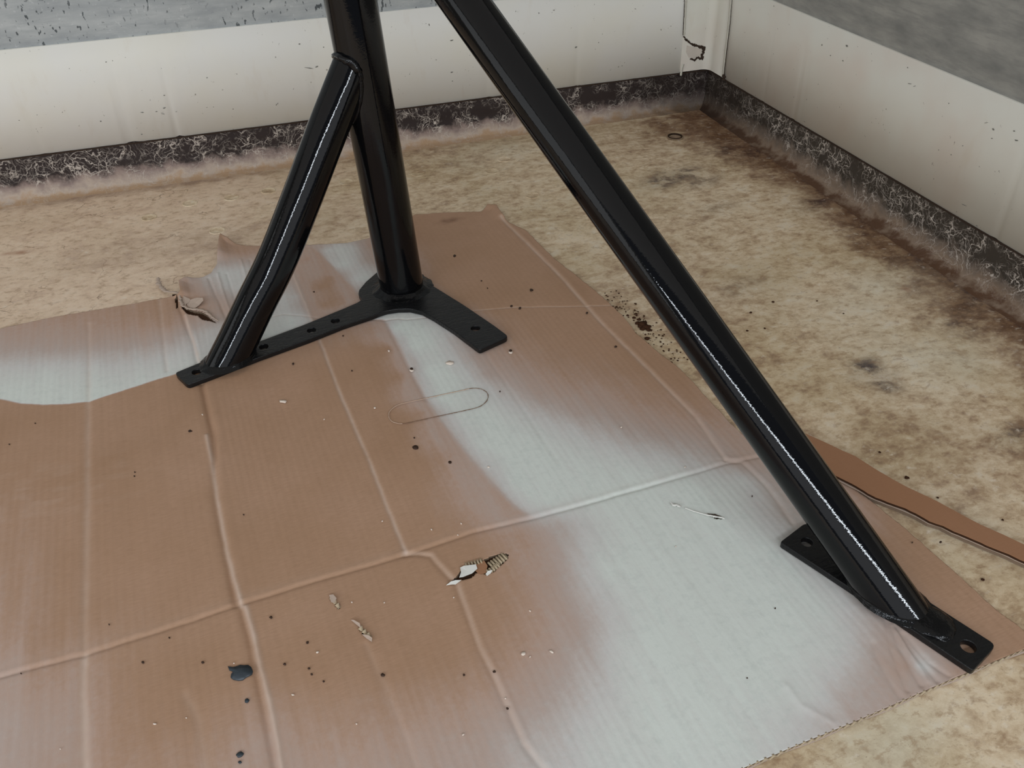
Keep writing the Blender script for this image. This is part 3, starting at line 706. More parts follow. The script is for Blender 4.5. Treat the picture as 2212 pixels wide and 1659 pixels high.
# brown smudge and dust
stain += 0.75*np.clip(gauss(P, 968, 482, .022, .009)*fbm(P[:, 0]*60, P[:, 1]*60, 8, 3)*2.0-0.1, 0, 1)
light += 0.25*np.clip(gauss(P, 60, 1080, .10, .05)*(fbm(P[:, 0]*50, P[:, 1]*120, 18, 4)*3-1.3), 0, 1)
light = np.clip(light, 0, 1)

# tears: remove faces inside, so the core shows
def tear_poly(pts): return rag(G(pts), 0.002, 0.0007, 3, closed=True)
tears = [tear_poly([(966, 1262), (975, 1254), (992, 1236), (1006, 1224), (1022, 1212), (1044, 1209), (1062, 1200), (1092, 1194), (1100, 1197), (1096, 1208), (1080, 1222), (1068, 1234), (1050, 1240), (1030, 1236), (1020, 1246), (1000, 1250), (985, 1254)]),
         tear_poly([(775, 1355), (783, 1356), (795, 1368), (793, 1372), (782, 1366)]), tear_poly([(722, 1303), (730, 1300), (735, 1312), (727, 1312)]),
         tear_poly([(378, 645), (383, 641), (384, 662), (380, 668)]), tear_poly([(392, 640), (398, 664), (420, 672), (436, 674), (446, 680), (468, 697), (455, 693), (436, 690), (428, 682), (404, 678), (392, 664)]),
         tear_poly([(1530, 1112), (1552, 1115), (1564, 1119), (1548, 1119)])]
qc = P[quads].mean(1); kill = np.zeros(len(quads), bool)
for t_ in tears: kill |= pip(qc, t_)
quads = quads[~kill]
Z = BT+H
V = np.column_stack([P, Z])
# skirt: walls down from every open edge
e = np.concatenate([quads[:, [0, 1]], quads[:, [1, 2]], quads[:, [2, 3]], quads[:, [3, 0]]])
es = np.sort(e, 1); key = es[:, 0].astype(np.int64)*len(P)+es[:, 1]
_, first, counts = np.unique(key, return_index=True, return_counts=True)
be = e[first[counts == 1]]
bv = np.unique(be); low = np.full(len(P), -1); low[bv] = len(V)+np.arange(len(bv))
Vl = V[bv].copy(); Vl[:, 2] = np.maximum(0.0004, Vl[:, 2]-BT+0.0006)
V2 = np.vstack([V, Vl])
sk = np.column_stack([be[:, 1], be[:, 0], low[be[:, 0]], low[be[:, 1]]])
me = np_mesh('cardboard_sheet', V2, np.vstack([quads, sk]))
me.materials.append(m_board); me.materials.append(m_edge)
mi = np.zeros(len(quads)+len(sk), np.int32); mi[len(quads):] = 1; me.polygons.foreach_set('material_index', mi)
pad = lambda a: np.concatenate([a, a[bv]])
add_attr(me, 'paint', pad(paint)); add_attr(me, 'light', pad(light)); add_attr(me, 'stain', pad(stain))
board = obj('cardboard_sheet', me, None)
sm = np.ones(len(mi), bool); sm[len(quads):] = False; me.polygons.foreach_set('use_smooth', sm)
board['label'] = 'large flattened brown cardboard sheet with white overspray and torn edges, lying under the black stand'
board['category'] = 'cardboard'

# layers inside the tears
def paper(name, px3, mat, label=None, thick=0.0004, parent=None):
    o = obj(name, blob_mesh([gp(x, y, zz) for x, y, zz in px3], thick), mat, parent or board, smooth=False)
    if label: o['label'] = label
    return o
paper('inner_liner', [(960, 1275, .0012), (960, 1225, .0012), (1040, 1185, .0012), (1110, 1180, .0012), (1110, 1215, .0012), (1060, 1260, .0012)], m_dark)
paper('inner_liner', [(765, 1345, .0012), (790, 1345, .0012), (805, 1375, .0012), (780, 1378, .0012)], m_dark)
paper('inner_liner', [(715, 1296, .0012), (735, 1292, .0012), (740, 1318, .0012), (722, 1318, .0012)], m_dark)
paper('inner_liner', [(1520, 1106, .0012), (1570, 1112, .0012), (1570, 1126, .0012), (1525, 1122, .0012)], m_dark)
paper('inner_liner', [(372, 636, .0010), (400, 634, .0010), (440, 664, .0010), (475, 694, .0010), (470, 704, .0010), (400, 690, .0010), (376, 672, .0010)], m_dark)
paper('torn_flap', [(994, 1226, .0055), (1002, 1222, .0065), (1028, 1219, .0070), (1031, 1228, .0060), (1020, 1238, .0050), (1000, 1246, .0045), (992, 1247, .0045), (996, 1236, .005)], m_liner_white, 'pale torn paper flap at the big tear')
paper('torn_flap', [(964, 1264, .0048), (974, 1256, .0060), (984, 1253, .0062), (996, 1253, .0056), (984, 1262, .0048), (976, 1262, .0050)], m_liner_white)
paper('torn_flap', [(1049, 1240, .0048), (1054, 1233, .0062), (1064, 1231, .0062), (1060, 1238, .0050), (1052, 1244, .0046)], m_liner_white)
paper('torn_flap', [(1024, 1222, .0045), (1046, 1211, .0048), (1053, 1222, .0044), (1050, 1238, .0040), (1035, 1240, .0042), (1026, 1232, .0044)], m_strip)
paper('torn_flap', [(711, 1285, .0055), (720, 1284, .0066), (727, 1292, .0064), (722, 1302, .0050), (715, 1300, .0048)], m_liner)
paper('torn_flap', [(758, 1339, .0052), (764, 1339, .0062), (777, 1346, .0064), (780, 1357, .0050), (774, 1352, .0050)], m_liner)
paper('torn_flap', [(782, 1370, .0052), (796, 1372, .0066), (804, 1378, .0060), (803, 1386, .0052), (792, 1379, .0048)], m_liner)
# curled pieces at the upper-left tear
paper('torn_flap', [(391, 634, .005), (398, 640, .007), (411, 646, .008), (409, 652, .007), (402, 656, .006), (400, 664, .005), (394, 652, .005)], m_liner, 'curled torn paper corner')
paper('torn_flap', [(402, 655, .005), (412, 647, .008), (425, 643, .011), (438, 643, .013), (439, 649, .011), (430, 659, .007), (417, 668, .005), (409, 668, .005)], m_liner, 'curled torn paper corner')
ribbon_on(lambda x, y: gp(x, y, 0.004), [(342, 602), (343, 612), (348, 622), (356, 630), (366, 632), (376, 633), (388, 636)], [.004, .006, .006, .005, .003, .003, .003], m_liner, 'torn_strip', board, .002, (0, 0, 1), 31, .35)
ribbon_on(lambda x, y: gp(x, y, 0.004), [(389, 640), (391, 655), (398, 665), (412, 671), (428, 671), (444, 676), (460, 688), (473, 697)], [.003, .004, .004, .004, .004, .004, .004, .001], m_liner, 'torn_strip', board, .003, (0, 0, 1), 33, .5)

# corrugated core poking out of the big tear
def wavy(name, a, b_, n, w, parent, mat, z0=.0016, zamp=.0028, lean=0.3):
    a = gp(*a, BT)[:2]; b_ = gp(*b_, BT)[:2]; d = b_-a; Ln = np.linalg.norm(d); d /= Ln; s = np.array([-d[1], d[0]])
    vv = []; m = n*10
    for i in range(m+1):
        t = i/m; zz = z0+zamp*(0.5+0.5*math.sin(t*n*2*math.pi)); off = lean*w*math.sin(t*n*2*math.pi+1)
        c_ = a+d*t*Ln
        for k in (-1, 1):
            q_ = c_+s*(k*w/2+off*0.4*k); vv.append((q_[0], q_[1], zz+(0.0012 if k > 0 else 0)))
            
    q = [(2*i, 2*i+1, 2*i+3, 2*i+2) for i in range(m)]
    me = np_mesh(name, vv, q); o = obj(name, me, mat, parent)
    md = o.modifiers.new('thickness', 'SOLIDIFY'); md.thickness = 0.0004
    return o
wavy('corrugated_core', (1060, 1222), (1094, 1199), 6, 0.0075, board, m_flute)
wavy('corrugated_core', (1054, 1236), (1080, 1218), 5, 0.0045, board, m_flute)
wavy('corrugated_core', (1006, 1222), (1044, 1211), 6, 0.0050, board, m_flute)
wavy('corrugated_core', (715, 1290), (733, 1312), 3, 0.0035, board, m_flute)
wavy('corrugated_core', (777, 1355), (800, 1376), 3, 0.0035, board, m_flute)
# corrugated cut edge along the near side
cp = cut[:-1]; seg = np.diff(cp, axis=0); cum = np.concatenate([[0], np.cumsum(np.linalg.norm(seg, axis=1))])
def along(s_): return np.array([np.interp(s_, cum, cp[:, 0]), np.interp(s_, cum, cp[:, 1])])
vv = []; m = int(cum[-1]/0.0007)
for i in range(m+1):
    s_ = cum[-1]*i/m; c_ = along(s_); t = along(min(s_+.004, cum[-1]))-along(max(s_-.004, 0)); t /= np.linalg.norm(t); nr = np.array([-t[1], t[0]])
    if nr[1] > 0: nr = -nr
    zz = 0.0021+0.0013*math.sin(s_*2*math.pi/0.0068+0.5*math.sin(s_*60)); out = 0.0009+0.0005*math.sin(s_*170)
    for k, o_ in ((-1, -0.0008), (1, out)):
        vv.append((c_[0]+nr[0]*o_, c_[1]+nr[1]*o_, zz))
me = np_mesh('corrugated_edge', vv, [(2*i, 2*i+1, 2*i+3, 2*i+2) for i in range(m)])
o = obj('corrugated_edge', me, m_flute, board); md = o.modifiers.new('thickness', 'SOLIDIFY'); md.thickness = 0.0005
vv = []
for i in range(0, m+1, 3):
    s_ = cum[-1]*i/m; c_ = along(s_); t = along(min(s_+.004, cum[-1]))-along(max(s_-.004, 0)); t /= np.linalg.norm(t); nr = np.array([-t[1], t[0]])
    if nr[1] > 0: nr = -nr
    o_ = 0.0010+0.0006*math.sin(s_*90)
    vv.append((c_[0]-nr[0]*.002, c_[1]-nr[1]*.002, 0.0006)); vv.append((c_[0]+nr[0]*o_, c_[1]+nr[1]*o_, 0.0006))
me = np_mesh('bottom_liner', vv, [(2*i, 2*i+1, 2*i+3, 2*i+2) for i in range(len(vv)//2-1)])
o = obj('bottom_liner', me, m_liner, board); md = o.modifiers.new('thickness', 'SOLIDIFY'); md.thickness = 0.0005

# slit in the sprayed area with lifted lips
bz = lambda x, y: gp(x, y, BT-0.0003)
ribbon_on(bz, [(1449, 1087), (1454, 1093), (1462, 1092), (1470, 1098)], [.0012, .003, .003, .002], m_liner_white, 'torn_lip', board, .0016, (0, 0, 1), 41, .5)
ribbon_on(bz, [(1480, 1099), (1500, 1106), (1520, 1112), (1545, 1117), (1565, 1121)], [.0006, .0012, .0012, .0016, .002], m_liner_white, 'torn_lip', board, .0012, (0, 0, 1), 42, .4)
ribbon_on(bz, [(1528, 1111), (1545, 1113), (1558, 1117)], [.0004, .0014, .0006], m_grime_shade, 'slit', board, .0008, (0, 0, 1), 43, .3)
# oval hand-hole cut line
ov = []
cA, cB = np.array([876., 893.]), np.array([1018., 862.])
for k in range(61):
    a = math.radians(-90+k*6)
    base_, e_ = (cB, 1) if -90 <= math.degrees(a) <= 90 else (cA, -1)
    ax = (cB-cA)/np.linalg.norm(cB-cA); nrm2 = np.array([-ax[1], ax[0]])
    ov.append(tuple(base_+ax*math.cos(a)*37+nrm2*math.sin(a)*22))
m_line = plain('cut_line_brown', srgb(128, 100, 80), 0.9, 0.1); m_linel = plain('cut_line_light', srgb(196, 168, 146), 0.8, 0.1)
ribbon_on(bz, ov[:34], [.0007]*34, m_line, 'hand_hole_cut', board, .0006, (0, 0, 1), 51, .5, .0003)
ribbon_on(bz, ov[33:]+ov[:1], [.0009]*len(ov[33:]+ov[:1]), m_linel, 'hand_hole_cut', board, .0006, (0, 0, 1), 52, .5, .0003)

# drips and flecks on the board
def spot(name, px, py, wpx, hpx, mat, rugged=0.2, k=14, label=None, z=BT-0.0004, ang=0.0):
    pts = []
    for i in range(k):
        a = 2*math.pi*i/k; r = 1+rugged*random.uniform(-1, 1)
        u, v = math.cos(a)*wpx/2*r, math.sin(a)*hpx/2*r
        pts.append(gp(px+u*math.cos(ang)-v*math.sin(ang), py+u*math.sin(ang)+v*math.cos(ang), z+0.0007))
    o = obj(name, blob_mesh(pts, 0.0010), mat, board)
    if label: o['label'] = label
    return o
blot = [(492, 1439), (503, 1441), (511, 1439), (519, 1436), (528, 1437), (536, 1436), (543, 1441), (546, 1449), (544, 1456), (536, 1460), (530, 1463), (524, 1468), (514, 1469), (503, 1467), (498, 1463), (499, 1456), (504, 1450), (495, 1447)]
o = obj('paint_drip', blob_mesh([gp(x, y, BT+.0004) for x, y in blot], 0.0012), m_drop, board); o['label'] = 'dark blue-black splash of dried paint'
spot('paint_drip', 518, 1629, 17, 10, m_drop, .15, ang=-.5); spot('paint_drip', 518, 1646, 7, 5, m_drop)
spot('paint_drip', 533, 1513, 11, 8, m_drop, .2, ang=-.3)
for px, py, s in [(585, 1333, 6), (664, 1387, 6), (615, 1434, 6), (667, 1443, 5), (673, 1456, 5), (699, 1471, 4), (437, 1430, 6), (308, 1430, 6), (827, 1457, 8), (1002, 1457, 5), (1068, 1450, 6), (1096, 1530, 6), (235, 1348, 3), (366, 1377, 3), (45, 1454, 3),
                  (365, 1377, 3), (411, 931, 8), (898, 965, 12), (972, 998, 7), (20, 959, 3), (526, 1111, 3), (76, 914, 3), (889, 797, 0), (633, 785, 5), (1103, 758, 0), (1268, 675, 5), (982, 552, 6), (1148, 626, 7), (1123, 665, 6), (1105, 661, 5), (1330, 748, 5), (1053, 622, 3), (1040, 606, 3),
                  (678, 630, 4), (741, 725, 3), (1625, 1071, 3), (1675, 1313, 3), (1614, 1464, 3), (2032, 1170, 5), (1971, 1171, 3), (291, 1019, 3), (290, 1028, 3), (760, 800, 3), (1080, 845, 3), (895, 945, 3)]:
    if s: spot('dark_speck', px, py, s, s*0.75, m_dropb, .3, 8)
for px, py in [(889, 797), (1103, 758)]:
    spot('drip_ring', px, py+2, 9, 6, m_fleck, .1, 12); spot('dark_speck', px, py-1, 7, 5, m_dropb, .1, 10, z=BT+.0002)
spot('paint_drop', 972, 783, 16, 8, m_fleck, .2, label='small glossy white paint drop')
for px, py, s in [(685, 1408, 6), (632, 1500, 6), (334, 1563, 6), (1191, 1407, 8), (1145, 1319, 5), (1130, 1412, 12), (1145, 1418, 4), (1092, 1508, 4), (1001, 1586, 5), (770, 1563, 5), (760, 1300, 4), (841, 752, 0), (840, 757, 5), (611, 866, 12), (437, 895, 4), (1182, 918, 0),
                  (1342, 922, 5), (1055, 1008, 5), (996, 1130, 4), (932, 1143, 4), (989, 1155, 3), (826, 1125, 4), (402, 1550, 4), (505, 1432, 3), (130, 1617, 3), (830, 1301, 3), (1480, 1008, 4), (980, 1290, 3), (1460, 1180, 3), (700, 905, 3), (810, 880, 5)]:
    if s: spot('white_fleck', px, py, s, s*0.55, m_fleck, .4, 7, ang=random.uniform(-.6, .6))
# the board gets smoother specks from chance too: none

# ------------------------------------------------------------------ cardboard strip on the right
st_up = [(1715, 925), (1759, 945), (1780, 955), (1848, 986), (1903, 1020), (1960, 1052), (2026, 1084), (2118, 1133), (2212, 1176), (2330, 1235)]
st_lo = [(2330, 1262), (2212, 1211), (2169, 1192), (2140, 1180), (2098, 1162), (2060, 1147), (2036, 1134), (2008, 1125), (1985, 1112), (1956, 1098), (1918, 1084), (1882, 1069), (1850, 1050), (1817, 1033), (1760, 1000), (1725, 975)]
ZT = 0.0115
rim = np.vstack([rag(gxy(st_up, ZT), .006, .0008, 61), rag(gxy(st_lo, ZT), .004, .0012, 62)])
def prism(rim, zt, zb):
    bm = bmesh.new(); tv = [bm.verts.new((x, y, zt)) for x, y in rim]; bv_ = [bm.verts.new((x, y, zb)) for x, y in rim]; n = len(tv)
    f = bm.faces.new(tv); bmesh.ops.triangulate(bm, faces=[f])
    for i in range(n): bm.faces.new((tv[(i+1) % n], tv[i], bv_[i], bv_[(i+1) % n]))
    bmesh.ops.recalc_face_normals(bm, faces=bm.faces[:]); return bm
strip = bpy.data.objects.new('cardboard_strip', None); COL.objects.link(strip); sc0 = rim.mean(0); strip.location = (sc0[0], sc0[1], 0)
strip['label'] = 'narrow plain brown cardboard strip on the floor, right of the diagonal tube'; strip['category'] = 'cardboard strip'
def off(bm):
    for v in bm.verts: v.co -= Vector((sc0[0], sc0[1], 0))
    return bm
obj('top_liner', off(prism(rim, ZT, ZT-0.0008)), m_strip, strip, smooth=False)
def shrink(r, d): 
    c_ = r.mean(0); u = np.array([math.cos(-0.80), math.sin(-0.80)])
    t = r.copy(); n = len(r)
    nr = np.array([r[(i+1) % n]-r[i-1] for i in range(n)]); nr = np.column_stack([nr[:, 1], -nr[:, 0]]); nr /= np.linalg.norm(nr, axis=1)[:, None]+1e-9
    cc = np.sign(((t-c_)*nr).sum(1)).mean(); return t-nr*d*(1 if cc > 0 else -1)
core = shrink(rim, 0.0022)
obj('corrugated_core', off(prism(core, ZT-0.0008, 0.0062)), m_dark, strip, smooth=False)
low_rim = rag(np.vstack([gxy(st_up[1:], ZT), gxy([(x-3, y+1) for x, y in st_lo], ZT-.003)]), .005, .0008, 64)
obj('bottom_liner', off(prism(low_rim, 0.0062, 0.0052)), m_liner, strip, smooth=False)
core2 = shrink(low_rim, 0.001)
obj('lower_layer', off(prism(core2, 0.0052, 0.0046)), m_edge, strip, smooth=False)
m_under = plain('strip_side', srgb(134, 114, 96), 0.85, 0.1)
low2 = [(x, y) for x, y in st_lo if 1950 <= x or x <= 1960]
obj('side_liner', off(prism(shrink(low_rim, 0.0016), 0.0046, 0.0003)), m_under, strip, smooth=False)

# ------------------------------------------------------------------ brown dirt crumbs by the board
bm = bmesh.new()
def crumb(px, py, s):
    c0 = gp(px, py, 0.001); r = s*0.00042
    res = bmesh.ops.create_icosphere(bm, subdivisions=1, radius=r)
    for v in res['verts']:
        v.co = Vector((v.co.x*random.uniform(.7, 1.4), v.co.y*random.uniform(.7, 1.4), v.co.z*0.45*random.uniform(.6, 1.2)))+Vector(c0)
for px, py, s in [(1386, 700, 14), (1395, 706, 14), (1402, 705, 9), (1378, 698, 9), (1391, 698, 10), (1380, 690, 7), (1370, 686, 6), (1398, 731, 8), (1449, 783, 6), (1436, 779, 4), (1400, 712, 9), (1374, 678, 5), (1371, 670, 5), (1356, 681, 5), (1331, 663, 3), (1313, 647, 3), (1373, 656, 5), (1389, 710, 9), (1383, 705, 10)]:
    crumb(px, py, s)
for k in range(150):
    t = random.random(); px = 1305+t*150+random.gauss(0, 10)+12; py = 640+t*140+random.gauss(0, 12)-6
    crumb(px, py, random.uniform(1.0, 3.4))
for px, py, s in [(1622, 675, 5), (1670, 652, 5), (1822, 677, 3), (1652, 709, 4), (1765, 650, 3), (1614, 714, 4), (1959, 1032, 6), (1901, 977, 4), (2026, 1075, 3), (2123, 1252, 4), (2166, 1123, 3)]: crumb(px, py, s)
o = obj('dirt_crumbs', bm, m_dirt, kind='stuff'); o['label'] = 'scatter of dark brown dirt crumbs beside the right edge of the cardboard'; o['category'] = 'dirt'

# ------------------------------------------------------------------ the black tubular stand
PZ0, PZ1 = BT+0.0002, 0.0112                               # foot plates: underside and top
def catmull(pts, n=10):
    pts = [np.array(p) for p in pts]; P_ = [2*pts[0]-pts[1]]+pts+[2*pts[-1]-pts[-2]]; out = []
    for i in range(1, len(P_)-2):
        for k in range(n):
            t = k/n; a, b_, c_, d_ = P_[i-1], P_[i], P_[i+1], P_[i+2]
            out.append(0.5*((2*b_)+(-a+c_)*t+(2*a-5*b_+4*c_-d_)*t*t+(-a+3*b_-3*c_+d_)*t**3))
    out.append(pts[-1]); return np.array(out)
def tube(name, path, r, parent, mat, nseg=72, caps=True, rfun=None):
    path = np.array(path); n = len(path); vv = []; T = np.gradient(path, axis=0); T /= np.linalg.norm(T, axis=1)[:, None]
    ref = np.array([0.3, 1, 0.1]); u = np.cross(T[0], ref); u /= np.linalg.norm(u)
    for i in range(n):
        u = u-(u@T[i])*T[i]; u /= np.linalg.norm(u); w = np.cross(T[i], u)
        for k in range(nseg):
            a = 2*math.pi*k/nseg; rr = r if rfun is None else rfun(i, k)
            vv.append(path[i]+rr*(math.cos(a)*u+math.sin(a)*w))
    q = [(i*nseg+k, i*nseg+(k+1) % nseg, (i+1)*nseg+(k+1) % nseg, (i+1)*nseg+k) for i in range(n-1) for k in range(nseg)]
    me = np_mesh(name, vv, q)
    bm = bmesh.new(); bm.from_mesh(me)
    if caps:
        bm.verts.ensure_lookup_table()
        bm.faces.new([bm.verts[k] for k in range(nseg)][::-1]); bm.faces.new([bm.verts[(n-1)*nseg+k] for k in range(nseg)])
    bmesh.ops.recalc_face_normals(bm, faces=bm.faces[:])
    bm.to_mesh(me); bm.free()
    return obj(name, me, mat, parent)
stand = bpy.data.objects.new('tubular_stand', None); COL.objects.link(stand)
stand['label'] = 'glossy black painted steel tube stand with two drilled foot plates, standing on the cardboard'; stand['category'] = 'metal stand'

RM, RB, RL = 0.0302, 0.0242, 0.0226
apex = at_depth(676, -452, 0.86)
main0 = gp(869, 622, PZ1-0.001)
md_ = (apex-main0)/np.linalg.norm(apex-main0)
def lin(a, b_, n): return [a+(b_-a)*k/(n-1) for k in range(n)]
tube('upright_tube', lin(main0, apex+md_*0.03, 60), RM, stand, m_black)
foot0 = gp(1925, 1292, PZ1-0.001); ld = (apex-foot0)/np.linalg.norm(apex-foot0)

# bent brace lies in the plane of the upright and the long plate arm
armv = gp(425, 803, PZ1)-main0; pn = np.cross(armv, md_); pn /= np.linalg.norm(pn)
def on_plane(px, py):
    d_ = ray(px, py); return CPOS+d_*(((main0-CPOS)@pn)/(d_@pn))
bpts = [on_plane(*q) for q in [(785, 84), (775, 110), (756, 160), (735, 212), (707, 282), (655, 420), (599, 560), (552, 656), (513, 737), (488, 786), (478, 806)]]
bpath = catmull(bpts, 9)
def flat_end(path, r, name, parent, mat, zc):
    """tube whose lower end is cut flush with the plate plane"""
    o = tube(name, path, r, parent, mat, caps=False)
    me = o.data; co = np.empty(len(me.vertices)*3, np.float32); me.vertices.foreach_get('co', co); co = co.reshape(-1, 3)
    bm = bmesh.new(); bm.from_mesh(me)
    bmesh.ops.bisect_plane(bm, geom=bm.verts[:]+bm.edges[:]+bm.faces[:], plane_co=(0, 0, zc), plane_no=(0, 0, 1), clear_inner=True)
    bm.to_mesh(me); bm.free(); return o
flat_end(bpath, RB, 'brace_tube', stand, m_black, PZ1-0.0015)
flat_end(lin(foot0-ld*0.06, apex, 90), RL, 'diagonal_tube', stand, m_black, PZ1-0.0015)

# plates: outline and drilled holes, extruded with a small bevel
def plate(name, rim_px, holes, smooth_idx=None):
    cu = bpy.data.curves.new(name, 'CURVE'); cu.dimensions = '2D'; cu.fill_mode = 'BOTH'
    th = (PZ1-PZ0)/2; bv_ = 0.0008; cu.extrude = th-bv_; cu.bevel_depth = bv_; cu.bevel_resolution = 2
    def add(pts):
        sp = cu.splines.new('POLY'); sp.points.add(len(pts)-1)
        for p_, q_ in zip(sp.points, pts): p_.co = (q_[0], q_[1], 0, 1)
        sp.use_cyclic_u = True
    rim_ = gxy(rim_px, PZ1)
    c_ = rim_.mean(0)
    add(rim_)
    for hx, hy, r in holes:
        hc = gp(hx, hy, PZ1)[:2]; add([(hc[0]+r*math.cos(-2*math.pi*k/28), hc[1]+r*math.sin(-2*math.pi*k/28)) for k in range(28)])
    tmp = bpy.data.objects.new('tmp', cu); COL.objects.link(tmp)
    dg = bpy.context.evaluated_depsgraph_get(); me = bpy.data.meshes.new_from_object(tmp.evaluated_get(dg))
    bpy.data.objects.remove(tmp)
    me.materials.clear()
    co = np.empty(len(me.vertices)*3, np.float32); me.vertices.foreach_get('co', co); co = co.reshape(-1, 3); co[:, 2] += (PZ0+PZ1)/2
    me.vertices.foreach_set('co', co.ravel()); me.update()
    return obj(name, me, m_plate, stand, smooth=False)
def rounded(pts, idxs, r=5, n=4):
    out = []; m = len(pts)
    for i, p in enumerate(pts):
        p = np.array(p, float)
        if i in idxs:
            a = np.array(pts[i-1], float); b_ = np.array(pts[(i+1) % m], float); rr = idxs[i] if isinstance(idxs, dict) else r
            pa_ = p+(a-p)/np.linalg.norm(a-p)*rr; pb_ = p+(b_-p)/np.linalg.norm(b_-p)*rr
            for k in range(n+1):
                t = k/n; out.append(tuple((1-t)**2*pa_+2*t*(1-t)*p+t*t*pb_))
        else: out.append(tuple(p))
    return out
hub = [(379, 805.5), (405, 830.5), (480, 802), (559, 771), (667, 732), (740, 703), (775, 691), (800, 683), (820, 675), (836, 670), (860, 666.5), (886, 666), (912, 672), (938, 686), (980, 713), (1036, 755),
       (1098, 727), (1066, 703), (998, 657), (939, 620.5), (918, 606), (895, 590), (868, 580), (838, 580), (814, 589), (791, 609), (777, 626), (774.5, 636), (784, 646.5), (772, 654), (740, 668), (658, 701.5), (555, 740), (441, 780)]
plate('base_plate', rounded(hub, {0: 6, 1: 7, 15: 4, 16: 9, 27: 6, 28: 4}), [(425, 803, .0066), (569.5, 749, .0066), (673, 713.3, .0066), (724.5, 693, .0066), (1027, 709, .0068)])
footp = [(1687.5, 1171), (1771, 1225), (1890, 1304), (1995, 1375), (2101, 1446), (2150, 1393), (2055, 1332), (1900, 1231), (1741, 1130)]
plate('foot_plate', rounded(footp, {0: 4, 4: 5, 5: 13, 8: 9}), [(1743, 1170.5, .0063), (2092, 1396, .0070)])

# weld beads
def bead(name, pts, r, seed, mat=None, amp=0.35, closed=True):
    pts = np.array(pts); n = len(pts)
    def rf(i, k): return r*(1+amp*2*(fbm(np.array([i*0.33]), np.array([k*0.5+seed]), seed, 2)[0]-0.5)+0.08*math.sin(i*1.1))
    if closed: pts = np.vstack([pts, pts[:2]])
    pts = pts+np.column_stack([(fbm(np.arange(len(pts))*0.25, np.full(len(pts), seed+j*7.7), seed+j, 2)-0.5)*r*0.5 for j in range(3)])
    if closed: pts[-2:] = pts[:2]
    return tube(name, pts, r, stand, mat or m_weld, 14, not closed, rf)
def plane_ellipse(c0, d_, r, zc, n=90):
    d_ = d_/np.linalg.norm(d_); u = np.cross(d_, [0, 0, 1]); u /= np.linalg.norm(u); w = np.cross(d_, u); out = []
    for k in range(n):
        a = 2*math.pi*k/n; p = c0+r*(math.cos(a)*u+math.sin(a)*w); out.append(p+d_*((zc-p[2])/d_[2]))
    return out
def fillet(c0, d_, r, w, h, seed, zc=PZ1):
    """smooth weld fillet between a tube and its plate"""
    prof = [(0.0-0.0015, h), (0.0004, h*0.93), (w*0.22, h*0.55), (w*0.5, h*0.26), (w*0.8, h*0.10), (w, -0.0006)]
    rings = []; n = 120
    for j, (o_, hh) in enumerate(prof):
        e_ = np.array(plane_ellipse(c0, d_, r+0.0001, zc+hh, n)); cc = e_.mean(0); out_ = e_-cc; out_[:, 2] = 0; out_ /= np.linalg.norm(out_, axis=1)[:, None]
        k = np.arange(n); nz_ = fbm(np.cos(k/n*2*math.pi)*5+9+j*.4, np.sin(k/n*2*math.pi)*5+9+seed, seed, 4)-0.5
        e_ = e_+out_*(o_+nz_*w*0.55*(j/5))[:, None]; e_[:, 2] += nz_*h*0.5*(1-abs(j-2)/4); rings.append(e_)
    vv = np.vstack(rings); q = [(j*n+k, j*n+(k+1) % n, (j+1)*n+(k+1) % n, (j+1)*n+k) for j in range(len(prof)-1) for k in range(n)]
    return obj('weld_fillet', np_mesh('weld_fillet', vv, q), m_weld, stand)
fillet(main0, md_, RM, 0.0125, 0.0055, 3)
bd = bpath[-1]-bpath[-6]; bd = -bd/np.linalg.norm(bd)
fillet(bpath[-8], bd, RB, 0.0045, 0.0050, 5)
fillet(foot0, ld, RL, 0.0034, 0.0040, 7)
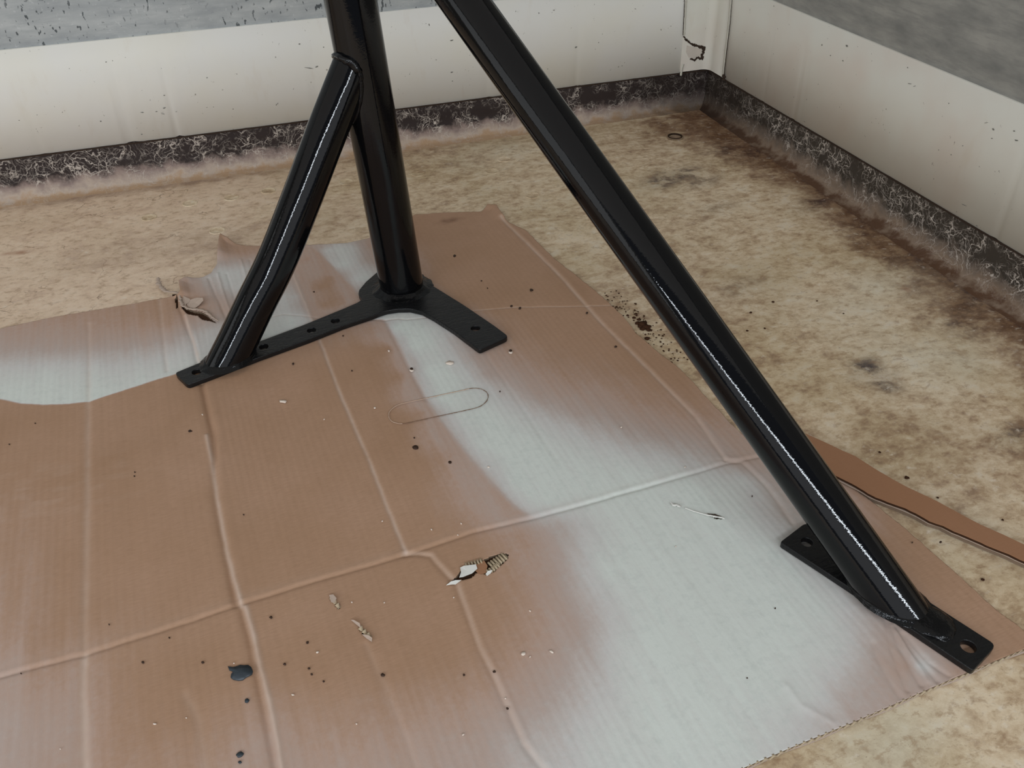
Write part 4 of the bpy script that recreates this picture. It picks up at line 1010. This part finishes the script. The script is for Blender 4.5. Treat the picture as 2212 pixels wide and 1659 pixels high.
# toe of weld where the diagonal tube runs onto its plate
def lump(name, px, py, zc, rx, ry, rz, seed, ang=0.0):
    bm = bmesh.new(); bmesh.ops.create_icosphere(bm, subdivisions=4, radius=1)
    c0 = Vector(gp(px, py, zc))
    for v in bm.verts:
        s_ = 1+0.16*(fbm(np.array([v.co.x*2.2+seed]), np.array([v.co.y*2.2+v.co.z*2]), seed, 3)[0]-0.5)*2
        x, y = v.co.x*rx*s_, v.co.y*ry*s_
        v.co = Vector((x*math.cos(ang)-y*math.sin(ang), x*math.sin(ang)+y*math.cos(ang), v.co.z*rz*s_))+c0
    return obj(name, bm, m_weld, stand)
fa = math.atan2(*(gp(2101, 1446, PZ1)-gp(1687, 1171, PZ1))[[1, 0]])
lump('weld_toe', 2010, 1345, PZ1-.001, .022, .017, .006, 4, fa)
# bead along the saddle where the brace meets the upright
sad = []
up_dir = bpath[18]-bpath[30]; up_dir /= np.linalg.norm(up_dir)
u = np.cross(up_dir, [0, 0, 1]); u /= np.linalg.norm(u); w = np.cross(up_dir, u)
for k in range(90):
    a = 2*math.pi*k/90; p = bpath[30]+RB*(math.cos(a)*u+math.sin(a)*w)
    wv = p-main0; A = up_dir-(up_dir@md_)*md_; B = wv-(wv@md_)*md_
    qa, qb, qc_ = A@A, 2*A@B, B@B-(RM+0.0004)**2; disc = qb*qb-4*qa*qc_
    if disc > 0: t = (-qb-math.sqrt(disc))/2/qa
    else: t = -qb/2/qa
    sad.append((p, t))
tcap = float(np.percentile([t for _, t in sad], 92))
sad = [p+up_dir*min(t, tcap) for p, t in sad]
bead('weld_bead', sad, 0.0026, 9, amp=0.35)
bead('weld_bead', [apex+RL*1.2*(math.cos(2*math.pi*k/60)*np.cross(ld, [0, 0, 1])+math.sin(2*math.pi*k/60)*np.cross(ld, np.cross(ld, [0, 0, 1])))-ld*0.045 for k in range(60)], 0.004, 15)

# lumpy run of weld on the camera side of the saddle
near = sorted(range(len(sad)), key=lambda k: np.linalg.norm(sad[k]-CPOS))[:34]
run = [sad[k] for k in sorted(near, key=lambda k: -sad[k][2])]
bead('weld_run', [p+np.array([0, -0.001, 0]) for p in sorted(run, key=lambda p: -p[2])][4:22], 0.0040, 23, amp=0.6, closed=False)
